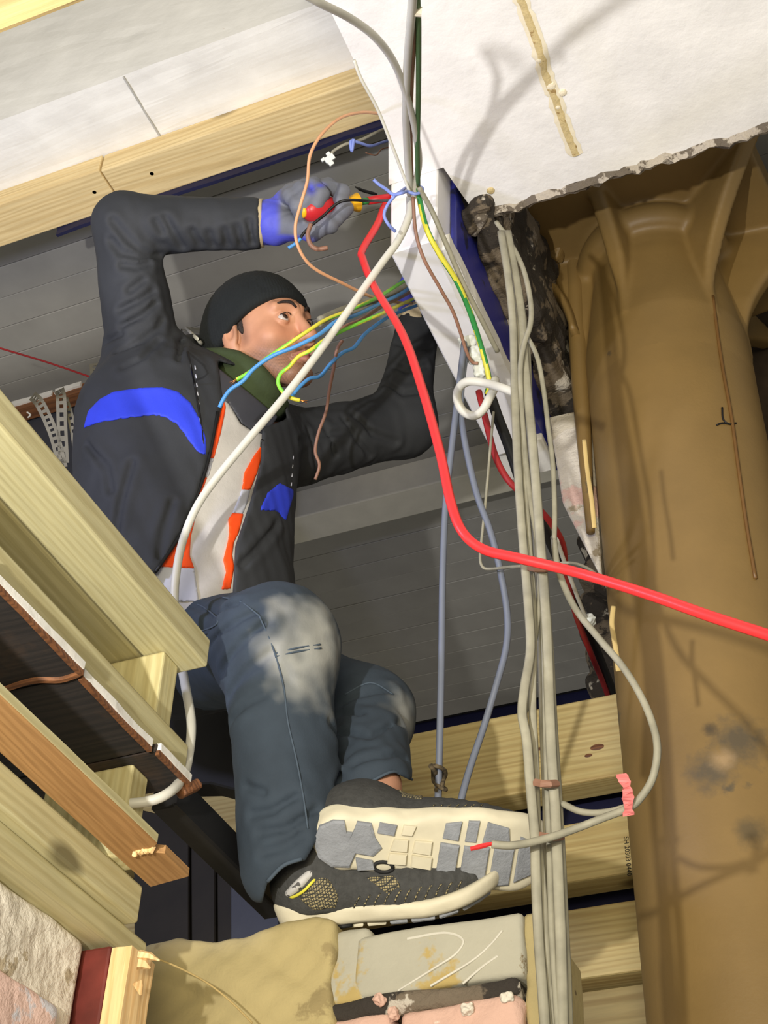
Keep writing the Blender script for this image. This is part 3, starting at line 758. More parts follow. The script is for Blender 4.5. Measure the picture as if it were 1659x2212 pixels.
# ================================================================== the man
hu = camdir(-.13, .95, -.27); hf = camdir(.76, .27, .60); hf = hf-hu*(hf@hu); hf /= np.linalg.norm(hf); hl = np.cross(hu, hf)
HC = P(611, 686, 2.735)-.086*hf+.032*hl
HB = np.stack([hf, hl, hu], 1).astype(np.float32)         # world -> (forward, left, up)
def HW(a, b, c): return HC+a*hf+b*hl+c*hu
J = dict(neck=P(497, 850, 2.83), chest=P(430, 960, 2.74), hip=P(440, 1370, 2.52),
         rs=P(318, 800, 2.74), re=P(268, 486, 2.74), rw=P(556, 482, 2.74),
         ls=P(612, 975, 2.90), le=P(868, 915, 3.06), lw=P(902, 700, 3.14),
         rk=P(600, 1392, 2.20), ra=P(630, 1872, 2.03), lk=P(792, 1545, 2.36), la=P(808, 1702, 2.125),
         rh=P(440, 1410, 2.50), lh=P(510, 1420, 2.62))

def eye_c(s): return (.083, s*.0315, -.002)
def head(p):
    q = (p-HC.astype(np.float32))@HB
    a = q.copy(); a[:, 1] = np.abs(a[:, 1])               # symmetric halves
    d = ell(q, (-.012, 0, .025), (.100, .077, .092))
    d = SM(.03, d, ell(q, (.038, 0, -.030), (.056, .060, .080)))
    d = SM(.025, d, rc(a, (.005, .054, -.055), (.072, .016, -.102), .017, .020))
    d = SM(.02, d, ell(q, (.080, 0, -.103), (.018, .021, .016)))
    d = SM(.02, d, sph(a, (.062, .043, -.030), .021))
    d = SM(.016, d, rc(a, (.094, .006, .022), (.080, .042, .022), .010, .008))
    d = smax(d, -sph(a, (.1065, .032, -.002), .0185), .014)
    # lids around the eyeball
    e = eye_c(1); lid = sph(a, e, .0138)
    slit = ell(a, (e[0]+.012, e[1]+.002, e[2]+.0003), (.016, .0128, .0064))
    d = smin(d, smax(lid, -slit, .002), .004)
    # nose
    d = SM(.012, d, rc(q, (.094, 0, .010), (.117, 0, -.036), .0075, .0115))
    d = SM(.010, d, sph(q, (.1195, 0, -.041), .0115))
    d = SM(.008, d, ell(a, (.105, .0130, -.046), (.012, .0078, .0085)))
    d = smax(d, -ell(a, (.1115, .0068, -.0535), (.007, .0040, .0055)), .003)
    # lips
    d = SM(.006, d, rc(a, (.104, .003, -.0695), (.090, .023, -.0735), .0058, .0032))
    d = SM(.006, d, rc(a, (.102, .002, -.0815), (.090, .021, -.0765), .0070, .0035))
    d = smax(d, -rc(a, (.112, .0, -.0752), (.092, .024, -.0752), .0018, .0012), .002)
    d = smax(d, -rc(q, (.1125, 0, -.056), (.110, 0, -.064), .0025, .003), .004)
    # ears
    er = ell(a, (-.008, .079, -.012), (.019, .0085, .032)); er = smax(er, -ell(a, (-.002, .087, -.008), (.010, .007, .017)), .004)
    d = SM(.008, d, er); d = SM(.006, d, ell(a, (-.002, .075, -.042), (.009, .006, .010)))
    d = SM(.03, d, rc(q, (-.028, 0, -.05), tuple((J['neck']-HC)@np.array([hf, hl, hu]).T), .056, .062))
    return d.astype(np.float32)
def torso0(p, g=0.0):
    a = P(300, 905, 2.68); b = P(318, 1340, 2.50); c = P(520, 965, 2.80); e = P(465, 1340, 2.58)
    d = SM(.16, rc(p, a, b, .108, .112), rc(p, c, e, .104, .104), rc(p, (a+c)/2, (b+e)/2, .118, .12))
    d = SM(.06, d, rc(p, P(318, 800, 2.76), P(600, 945, 2.90), .066, .062))
    d = SM(.06, d, rc(p, J['neck'], J['chest'], .06, .07))
    return d-g
def arms(p, r=1.0, g=0.0):
    d = SM(.02, rc(p, J['rs'], J['re'], .070*r, .056*r), rc(p, J['re'], J['rw'], .056*r, .046*r))
    e = SM(.05, rc(p, J['ls'], J['le'], .076*r, .064*r), rc(p, J['le'], J['lw'], .062*r, .042*r))
    return np.minimum(d, e)-g
def legs(p, g=0.0):
    # jeans: wide straight cut
    d = SM(.05, rc(p, J['rh'], J['rk'], .098, .080), rc(p, J['rk'], J['ra'], .080, .070))
    e = SM(.05, rc(p, J['lh'], J['lk'], .094, .068), rc(p, J['lk'], J['la'], .067, .054))
    return d-g, e-g
def bodyfn(p):
    d = smin(torso0(p, -.03), arms(p, .75, -.008), .03)
    _, b = legs(p, -.034); a = SM(.03, rc(p, J['rh'], J['rk'], .066, .047), rc(p, J['rk'], P(660, 1845, 2.055), .047, .031)); d = SM(.03, d, a, b, rc(p, J['hip'], P(480, 1400, 2.6), .10, .09))
    d = SM(.03, d, rc(p, P(660, 1845, 2.055), P(680, 1905, 2.065), .031, .034), rc(p, J['la'], P(775, 1745, 2.08), .04, .036))
    d = SM(.02, d, rc(p, J['rw'], P(640, 465, 2.735), .028, .024), rc(p, J['lw'], P(900, 640, 3.17), .028, .026))
    return d.astype(np.float32)
v1, f1 = nets(head, HC-.19, HC+.17, .0021)
q1 = (v1-HC)@np.array([hf, hl, hu]).T
keep = q1[:, 2] > -.16
allp = np.array(list(J.values())); 
v2, f2 = nets(bodyfn, np.minimum(allp.min(0), P(628, 1905, 2.06))-.15, allp.max(0)+.15, .010)
skin = np.array(srgb((206, 150, 116)))[None]*np.ones((len(v1), 1))
def sstep(x, a, b): t = np.clip((x-a)/(b-a), 0, 1); return t*t*(3-2*t)
beard = sstep(-q1[:, 2], .032, .070)*sstep(q1[:, 0], -.012, .025)
beard *= 1-.0*q1[:, 0]
mouth = np.exp(-((np.abs(q1[:, 1])/.021)**4)-(((q1[:, 2]+.0755)/.0095)**4))*(q1[:, 0] > .085)
nb = np.sin(q1[:, 0]*900)*np.sin(q1[:, 1]*870)*np.sin(q1[:, 2]*910)
side = np.exp(-((q1[:, 0]-.018)/.012)**2)*sstep(q1[:, 2], -.06, -.02)*(np.abs(q1[:, 1]) > .04)
beard = np.maximum(beard*(.72+.2*nb), side*.6)
beard = np.maximum(beard, .9*np.exp(-((np.abs(q1[:, 1])/.022)**4)-(((q1[:, 2]+.061)/.006)**4))*(q1[:, 0] > .088))
beard = np.clip(np.maximum(beard, .95*np.exp(-((q1[:, 1]/.03)**4)-(((q1[:, 2]+.108)/.014)**4))*(q1[:, 0] > .06)), 0, 1)*(1-mouth)
cl = skin*(1-.84*beard[:, None])+.84*beard[:, None]*np.array(srgb((62, 48, 38)))
red = np.exp(-((np.abs(q1[:, 1])-.04)/.02)**2-((q1[:, 2]+.03)/.018)**2)*.35+np.exp(-(q1[:, 1]/.016)**2-((q1[:, 2]+.04)/.015)**2)*.3
cl = cl*(1-red[:, None]*np.array([0, .28, .34]))
cl = cl*(1-mouth[:, None])+mouth[:, None]*np.array(srgb((158, 92, 84)))
V, Fc = merge((v1, f1.tolist()), (v2, f2.tolist()))
colr = np.vstack([cl, np.tile(srgb((196, 144, 116)), (len(v2), 1))])
man = tag(link('person', V, Fc, M['skin'], smooth=True, col=colr, org=[J['hip'][0], J['hip'][1], 2.37]),
          'person in black beanie and charcoal jacket seated in the opening, both arms raised', 'person')

# eyes with iris and pupil
def eyeball(s):
    c = HW(*[eye_c(s)[0], s*eye_c(1)[1], eye_c(s)[2]]); g = .93*hf+.26*hu-.10*hl; g /= np.linalg.norm(g)
    prof = [(.0122*math.sin(t), -.0122*math.cos(t)) for t in np.linspace(.02, math.pi-.02, 26)]
    v, f = lathe(prof, 28); ang = np.degrees(np.arccos(np.clip(v[:, 2]/.0122, -1, 1)))
    cc = np.tile(srgb((196, 186, 178)), (len(v), 1)); cc[ang < 33] = srgb((70, 48, 34)); cc[ang < 12] = srgb((10, 8, 8))
    link('eye', aim(v, c, c+g), f, M['eye'], man, True, col=cc)
eyeball(-1); eyeball(1)
for s in (-1, 1):
    path = spline([HW(.104, s*.012, .019), HW(.1015, s*.024, .0275), HW(.090, s*.040, .027), HW(.079, s*.050, .019)], 5)
    v, f = tube(path, np.interp(np.linspace(0, 1, len(path)), [0, .3, 1], [.0026, .0036, .0015]), 7, .8); link('eyebrow', v, f, M['hair'], man, True)
    path = spline([HW(.0975, s*.0215, .0035), HW(.0990, s*.032, .0065), HW(.0915, s*.0445, .0015)], 6)
    v, f = tube(path, .0009, 5); link('eyelashes', v, f, M['hair'], man, True)
def hairfn(p):
    q = (p-HC.astype(np.float32))@HB; a = q.copy(); a[:, 1] = np.abs(a[:, 1])
    d = np.maximum(head(p)-.0016, -(head(p)+.004))
    return np.maximum(d, ell(a, (.016, .074, .006), (.0055, .03, .022))).astype(np.float32)
v, f = largest(*nets(hairfn, HC-.12, HC+.12, .003), True); link('sideburn', v, f, M['hair'], man, True)

def beaniefn(p):
    q = (p-HC.astype(np.float32))@HB
    o = ell(q, (-.016, 0, .026), (.113, .091, .107)); o = SM(.03, o, ell(q, (-.06, 0, -.005), (.062, .072, .07)))
    brim = (.046+.54*(q[:, 0]-.09))-q[:, 2]; brim = brim/math.sqrt(1+.54**2)
    roll = np.abs(brim+.004)-.006
    o = o-.003*np.exp(-(brim+.012)**2/(.012**2))
    o = o-.0006*np.sin(np.arctan2(q[:, 1], q[:, 0])*90)
    return smax(smax(o, brim, .006), -(ell(q, (-.014, 0, .022), (.101, .080, .096))), .004).astype(np.float32)
v, f = nets(beaniefn, HC-.2, HC+.2, .003); link('beanie', v, f, M['beanie'], man, True)

na = HW(-.035, 0, -.085); nb_ = P(525, 868, 2.80)
def snoodfn(p):
    ax = (nb_-na)/np.linalg.norm(nb_-na); q = (p-na.astype(np.float32)); t = q@ax.astype(np.float32); k = q-t[:, None]*ax.astype(np.float32)
    o = SM(.05, rc(p, P(490, 795, 2.80), P(520, 880, 2.80), .060, .070), rc(p, P(560, 812, 2.74), P(580, 868, 2.78), .034, .036), rc(p, P(515, 790, 2.76), P(545, 850, 2.76), .045, .05), rc(p, P(466, 775, 2.80), P(505, 875, 2.78), .048, .056))
    kk = k@hl.astype(np.float32)
    fold = .0035*np.sin(t*150+5*kk*20)*np.clip(t*8, 0, 1)
    o = o+fold
    q2 = (p-HC.astype(np.float32))@HB
    cut = outline(p, [(430, 752), (480, 750), (516, 757), (560, 780), (600, 822), (626, 872), (625, 888), (600, 912), (560, 925), (500, 905), (470, 880), (430, 800)])
    return smax(o, cut, .012).astype(np.float32)
v, f = largest(*nets(snoodfn, na-.22, na+.22, .004)); link('snood', v, f, M['snood'], man, True)

# ---- jacket
def poly_dist(p, paths):
    best = np.full(len(p), 1e9, np.float32)
    for pl in paths:
        for a, b in zip(pl[:-1], pl[1:]):
            best = np.minimum(best, rc(p, a, b, 0, 0))
    return best
def soft(p, s):
    q = p.astype(np.float64)*s
    return (np.sin(q[:, 0]*1.0+1.7*np.sin(q[:, 1]*.8+.5)+.6)*np.sin(q[:, 2]*1.1+1.4*np.sin(q[:, 0]*.7))+.6*np.sin(q[:, 1]*2.1+q[:, 2]*1.7+1.9*np.sin(q[:, 0]*1.3)))
def jk00(p): return smin(torso0(p), arms(p), .035)
def lay(fn, lines, d0): return [[march(px, py, fn, d0, 4.2) for px, py in l] for l in lines]
CR = lay(jk00, [[(240, 519), (262, 546), (301, 554), (345, 553)], [(244, 476), (271, 510), (301, 540), (325, 549)], [(265, 573), (295, 577), (322, 568)], [(281, 627), (309, 605)],
                [(259, 670), (301, 649), (330, 629)], [(262, 706), (307, 682), (336, 656)], [(256, 763), (301, 739), (340, 712), (350, 691)], [(265, 793), (307, 775), (344, 736)], [(230, 740), (262, 722)],
                [(358, 471), (379, 507), (394, 533)], [(416, 500), (432, 528)], [(452, 505), (460, 530)], [(484, 498), (491, 528)], [(512, 492), (522, 528)], [(538, 478), (545, 522)], [(338, 478), (350, 500)],
                [(384, 700), (391, 740), (386, 778)], [(285, 1000), (262, 1080), (250, 1150)], [(372, 1085), (352, 1150), (345, 1205)], [(190, 960), (230, 1010), (240, 1060)], [(600, 1130), (560, 1180), (520, 1220)]], 1.8)
CR2 = lay(jk00, [[(645, 955), (690, 938), (760, 932)], [(742, 905), (770, 950), (800, 985)], [(765, 900), (805, 938), (855, 955)], [(835, 830), (870, 852), (912, 848)], [(848, 790), (880, 802), (922, 790)],
                 [(700, 920), (722, 980), (730, 1030)], [(665, 930), (680, 985), (676, 1040)], [(855, 740), (890, 755), (930, 750)]], 1.8)
CR += CR2
def wr(p):
    c = poly_dist(p, CR)
    return .0065*np.exp(-(c/.0055)**2)-.0030*np.exp(-((c-.014)/.009)**2)+.0016*soft(p, 26)+.0007*soft(p, 70)
OPEN = [(482, 866), (452, 985), (428, 1062), (392, 1150), (330, 1250), (330, 1330), (500, 1330), (508, 1180), (540, 1085), (563, 1000), (566, 925), (620, 905), (600, 820), (470, 780)]
FRONT = 2.86
def jk0(p):
    t_ = torso0(p); d = smin(t_, arms(p), .035)
    hem = rc(p, P(300, 1330, 2.46), P(520, 1290, 2.58), .10, .09); d = smin(d, hem, .04)
    # collar standing round the snood
    d = smin(d, rc(p, P(418, 760, 2.86), P(452, 905, 2.74), .034, .024), .02)
    return d
def jk(p):
    d = jk0(p)+wr(p)
    d = smax(d, -outline(p, OPEN, FRONT), .006)
    c = (p-J['rw'].astype(np.float32))@((J['rw']-J['re'])/np.linalg.norm(J['rw']-J['re'])).astype(np.float32)
    c2 = (p-J['lw'].astype(np.float32))@((J['lw']-J['le'])/np.linalg.norm(J['lw']-J['le'])).astype(np.float32)
    near1 = np.linalg.norm(p-J['rw'].astype(np.float32), axis=1)-.12; near2 = np.linalg.norm(p-J['lw'].astype(np.float32), axis=1)-.12
    d = smax(d, np.where(near1 < 0, c-.006, -1), .004); d = smax(d, np.where(near2 < 0, c2-.006, -1), .004)
    return d.astype(np.float32)
blo = np.minimum.reduce([J[k] for k in ('rs', 're', 'rw', 'ls', 'le', 'lw', 'hip', 'chest', 'neck')])-.16
bhi = np.maximum.reduce([J[k] for k in ('rs', 're', 'rw', 'ls', 'le', 'lw', 'hip', 'chest', 'neck')])+.16
v, f = largest(*nets(jk, blo, bhi, .0055)); jacket = link('jacket', v, f, M['jacket'], man, True)
def panel(name, poly, base, lift, mat, parent, h=.004, dmax=FRONT, k=.002, th=.006):
    lo_, hi_ = [], []
    for px, py in poly:
        for d in (2.35, dmax): lo_.append(P(px, py, d))
    lo_ = np.array(lo_)
    def fn(p): return smax(smax(base(p)-lift, -(base(p)+th), .001), outline(p, poly, dmax), k).astype(np.float32)
    v, f = largest(*nets(fn, lo_.min(0)-.02, lo_.max(0)+.02, h), True); return link(name, v, f, mat, parent, True)
jks = lambda p: jk0(p)+wr(p)
panel('chest_panel', [(180, 925), (190, 888), (215, 862), (245, 846), (300, 838), (350, 836), (385, 846), (412, 870), (432, 905), (446, 950), (446, 984), (428, 978), (405, 948), (382, 917), (355, 901), (330, 897), (265, 905), (215, 913)], jks, .0018, M['jacket_blue'], jacket)['label'] = 'royal blue chest panel'
panel('chest_panel', [(560, 1102), (578, 1064), (604, 1043), (634, 1058), (634, 1070), (618, 1125), (596, 1104)], jks, .0018, M['jacket_blue'], jacket)['label'] = 'royal blue chest panel'
# zip edges and seams laid on the cloth
def seam(name, pl, fn, r, mat, parent, lift=.0, d0=2.0, n=5, flat=1):
    path = spline([march(px, py, fn, d0, 4, lift) for px, py in pl], n); v, f = tube(path, r, 6, flat); return link(name, v, f, mat, parent, True)
seam('zip', [(470, 890), (452, 985), (430, 1058), (392, 1150), (336, 1236)], jk, .0032, M['black'], jacket)
seam('zip', [(566, 950), (562, 1000), (540, 1080), (512, 1165), (503, 1240)], jk, .0030, M['black'], jacket)
seam('shoulder_seam', [(388, 700), (405, 760), (420, 830), (432, 900), (440, 960)], jks, .0018, M['black'], jacket)
for k in range(9):
    t0 = k/9; a = np.array([421, 790])*(1-t0)+np.array([437, 960])*t0; b_ = a+np.array([1.5, 8])
    seam('reflective_stitch', [tuple(a), tuple(b_)], jks, .0012, M['reflect'], jacket, n=2)
for k in range(6):
    t0 = k/6; a = np.array([634, 985])*(1-t0)+np.array([626, 1100])*t0; b_ = a+np.array([-1, 7])
    seam('reflective_stitch', [tuple(a), tuple(b_)], jks, .0010, M['reflect'], jacket, n=2)
seam('collar_edge', [(383, 690), (398, 705), (420, 726), (440, 748)], jks, .0035, M['white_pvc'], jacket, n=4)
# cuff lining ring
ax = (J['rw']-J['re'])/np.linalg.norm(J['rw']-J['re'])
def ring(c, ax, r, t_, wd):
    prof = [(r-t_, -wd), (r+t_, -wd), (r+t_, wd), (r-t_, wd), (r-t_, -wd)]
    return aim(lathe(prof, 40)[0], c, c+ax), [q for q in lathe(prof, 40)[1] if len(q) == 4]
v, f = ring(J['rw']+ax*.007, ax, .0425, .0022, .004); link('cuff_lining', v, f, M['cuff'], jacket, True)

# ---- vest under the open jacket
vb = lambda p: torso0(p, -.012)+.0016*np.sin(p[:, 2].astype(np.float64)*60+9*np.sin(p[:, 0]*15)).astype(np.float32)
VO = [(470, 850), (440, 985), (415, 1062), (378, 1150), (315, 1250), (315, 1345), (520, 1345), (525, 1180), (556, 1085), (580, 1000), (582, 915), (548, 932), (520, 915), (494, 868), (486, 862)]
vest = panel('vest', VO, vb, .0, M['vest_white'], man, .0045, 2.84, .004, .014); vest['label'] = 'pale knitted vest front with fluorescent orange trims'
O_ = M['orange']; RF = M['reflect']
for poly, m_, nm in [([(484, 864), (488, 880), (476, 940), (462, 990), (452, 990), (455, 965), (470, 915)], O_, 'orange_trim'),
                     ([(452, 990), (462, 990), (450, 1030), (440, 1032), (444, 1010)], RF, 'reflective_strip'),
                     ([(440, 1032), (448, 1030), (440, 1052), (426, 1085), (405, 1112), (424, 1066)], O_, 'orange_trim'),
                     ([(424, 1112), (412, 1160), (410, 1200), (420, 1228), (338, 1224), (345, 1214), (380, 1175), (405, 1125)], O_, 'orange_trim'),
                     ([(338, 1224), (420, 1228), (430, 1300), (320, 1300), (325, 1240)], RF, 'reflective_strip'),
                     ([(565, 962), (566, 985), (556, 1020), (541, 1058), (522, 1057), (528, 1020), (548, 985)], O_, 'orange_trim'),
                     ([(522, 1057), (541, 1058), (534, 1085), (524, 1110), (502, 1108), (514, 1080)], RF, 'reflective_strip'),
                     ([(502, 1108), (526, 1110), (516, 1150), (505, 1172), (502, 1200), (506, 1225), (498, 1272), (478, 1274), (488, 1235), (482, 1210), (492, 1170), (495, 1150), (493, 1122)], O_, 'orange_trim')]:
    o = panel(nm, poly, vb, .0026, m_, vest, .0034, 2.84, .001, .009); o['label'] = 'fluorescent orange trim' if m_ is O_ else 'silver reflective strip'
t_ = panel('shirt_collar', [(440, 770), (478, 800), (540, 850), (600, 900), (575, 940), (548, 932), (522, 915), (494, 872), (480, 860), (455, 830)], lambda p: torso0(p, -.010), .003, M['dark_grey_paint'], man, .004, 2.88, .002, .014)

# ---- jeans
def jeans00(p):
    d, e = legs(p); h_ = rc(p, P(350, 1360, 2.56), P(500, 1385, 2.62), .112, .10)
    return smin(SM(.05, d, h_), e, .012)
CJ = lay(jeans00, [[(420, 1308), (470, 1328), (515, 1305)], [(450, 1400), (500, 1350), (555, 1322)], [(478, 1450), (515, 1395), (575, 1345)], [(492, 1505), (530, 1450), (585, 1410)], [(500, 1560), (530, 1520), (570, 1500)],
                   [(562, 1800), (620, 1790), (680, 1750)], [(570, 1842), (612, 1830), (650, 1805)], [(545, 1760), (590, 1752), (640, 1722)], [(535, 1700), (570, 1712)], [(715, 1560), (730, 1640), (728, 1700)],
                   [(740, 1520), (790, 1500), (850, 1492)], [(735, 1585), (800, 1592), (868, 1562)], [(762, 1650), (830, 1632), (880, 1640)], [(735, 1540), (780, 1545)]], 1.5)
def jeans0(p):
    c = poly_dist(p, CJ)
    return jeans00(p)+.0060*np.exp(-(c/.006)**2)-.0028*np.exp(-((c-.015)/.010)**2)+.0020*soft(p, 22)+.0008*soft(p, 60)
def jeansfn(p):
    d = jeans0(p)
    cut = poly2(*[x_.astype(np.float32) for x_ in proj(p)[:2]], [(520, 1950), (566, 1950), (578, 1906), (612, 1872), (660, 1858), (690, 1805), (745, 1705), (800, 1690), (850, 1668), (895, 1690), (1000, 1700), (1000, 1150), (200, 1150), (200, 1700)])*proj(p)[2]/F
    d = smax(d, cut.astype(np.float32), .005)
    # hollow the leg openings
    a, b = legs(p, -.017)
    for c_, d_, J0, J1 in ((a, 0, 'rk', 'ra'), (b, 0, 'lk', 'la')):
        ax = (J[J1]-J[J0])/np.linalg.norm(J[J1]-J[J0]); t = (p-J[J1].astype(np.float32))@ax.astype(np.float32)
        d = smax(d, -np.maximum(c_, -.05-t), .003)
    d = smax(d, (p[:, 2]-P(420, 1283, 2.52)[2])*.8, .01)
    return d.astype(np.float32)
jl = [J[k] for k in ('hip', 'rk', 'ra', 'lk', 'la')]+[P(350, 1360, 2.56)]
v, f = nets(jeansfn, np.minimum.reduce(jl)-.16, np.maximum.reduce(jl)+.15, .005)
kp = march(668, 1390, jeansfn, 1.6); kp2 = march(872, 1545, jeansfn, 1.7)
nz = np.array([mn.noise(Vector(q*22))+.5*mn.noise(Vector(q*60)) for q in v])
fade = np.clip(1.25-np.linalg.norm((v-kp)/np.array([.07, .07, .085]), axis=1)+.45*nz, 0, 1)
fade = np.maximum(fade, .7*np.clip(1.15-np.linalg.norm((v-kp2)/np.array([.03, .04, .06]), axis=1)+.5*nz, 0, 1))
fade2 = np.clip(.25+.3*nz, 0, .4)
cb = np.array(srgb((50, 60, 70))); cf = np.array(srgb((154, 154, 147)))
cl = cb*(1-fade[:, None])+cf*fade[:, None]; cl = cl*(1+.35*fade2[:, None])
jeans = link('jeans', v, f, M['denim'], man, True, col=cl)
for pl in [[(560, 1330), (590, 1400), (612, 1480), (622, 1560), (640, 1640), (655, 1720), (665, 1790)], [(595, 1412), (640, 1400), (692, 1392)], [(594, 1419), (640, 1408), (694, 1400)],
           [(405, 1300), (440, 1312), (470, 1345), (420, 1370)], [(480, 1290), (520, 1300), (560, 1330)], [(745, 1500), (800, 1475), (850, 1500)]]:
    seam('seam', pl, jeansfn, .0014, M['stitch'], jeans, .0010, 1.5, 9)
cr_ = [(578, 1904), (612, 1870), (652, 1855)]
seam('hem', cr_, jeansfn, .0028, M['stitch'], jeans, .0, 1.5); seam('hem', [(748, 1702), (800, 1688), (850, 1667), (890, 1684)], jeansfn, .0022, M['stitch'], jeans, .0, 1.5)

# ---- gloves
GB, GG = np.array(srgb((84, 90, 206))), np.array(srgb((112, 115, 124)))
def chain(p, ps, r):
    d = None
    for i in range(len(ps)-1):
        e = rc(p, ps[i], ps[i+1], r[i], r[i+1]); d = e if d is None else smin(d, e, .006)
    return d
FR = [  # right hand: fingers curl over the handle, the thumb closes from below
    [P(652, 408, 2.775), P(708, 402, 2.70), P(738, 414, 2.672), P(733, 431, 2.662)],
    [P(640, 408, 2.765), P(676, 400, 2.685), P(695, 420, 2.655), P(686, 441, 2.652)],
    [P(626, 416, 2.755), P(650, 409, 2.675), P(665, 430, 2.652), P(659, 448, 2.655)],
    [P(612, 428, 2.745), P(630, 424, 2.675), P(643, 445, 2.655), P(648, 462, 2.662)]]
TH = [P(606, 482, 2.72), P(672, 500, 2.675), P(712, 484, 2.665), P(748, 450, 2.672)]
def glR(p):
    palm = SM(.03, rc(p, P(585, 478, 2.735), P(640, 430, 2.765), .034, .028), rc(p, P(595, 490, 2.725), P(655, 490, 2.715), .030, .022))
    d = palm
    for c_ in FR: d = smin(d, chain(p, c_, [.0150, .0145, .0135, .0120]), .008)
    d = smin(d, chain(p, TH, [.024, .0185, .0160, .0135]), .012)
    cuff = rc(p, P(552, 482, 2.74), P(590, 478, 2.735), .0385, .037); d = smin(d, cuff, .012)
    d = smax(d, -rc(p, P(540, 482, 2.74), P(560, 482, 2.74), .033, .033), .003)
    q = p.astype(np.float64); d = d+.0011*np.sin(q[:, 0]*170+3*np.sin(q[:, 2]*90))*np.sin(q[:, 2]*120)
    return d.astype(np.float32)
v, f = nets(glR, P(640, 450, 2.72)-.15, P(640, 450, 2.72)+.15, .0028)
px, py, dd = proj(v); bl = np.maximum(sstep(-px, -612, -592), sstep(py-.10*(px-600), 500, 512)*sstep(-px, -700, -650))
bl = np.maximum(bl, np.exp(-((px-672)/9)**2-((py-408)/12)**2)); bl = np.maximum(bl, np.exp(-((px-692)/10)**2-((py-400)/5)**2))
gl = link('glove', v, f, M['glove'], man, True, col=GG*(1-bl[:, None])+GB*bl[:, None]); gl['label'] = 'grey and blue work glove gripping the screwdriver'
FL = [[P(885+9*k, 632-4*k, 3.20+.012*k), P(905+12*k, 600-6*k, 3.17+.02*k), P(935+9*k, 585-3*k, 3.16+.02*k), P(955+5*k, 592, 3.17+.02*k)] for k in range(4)]
TL = [P(880, 660, 3.15), P(870, 628, 3.11), P(886, 600, 3.10), P(905, 585, 3.11)]
def glL(p):
    d = rc(p, P(900, 668, 3.15), P(915, 635, 3.20), .034, .034)
    for c_ in FL: d = smin(d, chain(p, c_, [.0145, .0135, .0125, .011]), .008)
    d = smin(d, chain(p, TL, [.02, .017, .015, .012]), .012)
    return d.astype(np.float32)
v, f = nets(glL, P(910, 630, 3.17)-.14, P(910, 630, 3.17)+.14, .0032)
gl2 = link('glove', v, f, M['glove'], man, True, col=np.tile(GB, (len(v), 1))); gl2['label'] = 'blue work glove half hidden behind the white box beam'
ax2 = (J['lw']-J['le'])/np.linalg.norm(J['lw']-J['le'])
v, f = lathe([(.040, -.012), (.043, -.004), (.042, .02), (.039, .034), (.03, .036)], 36); link('glove_cuff', aim(v, J['lw'], J['lw']+ax2), f, M['cuff'], gl2, True)

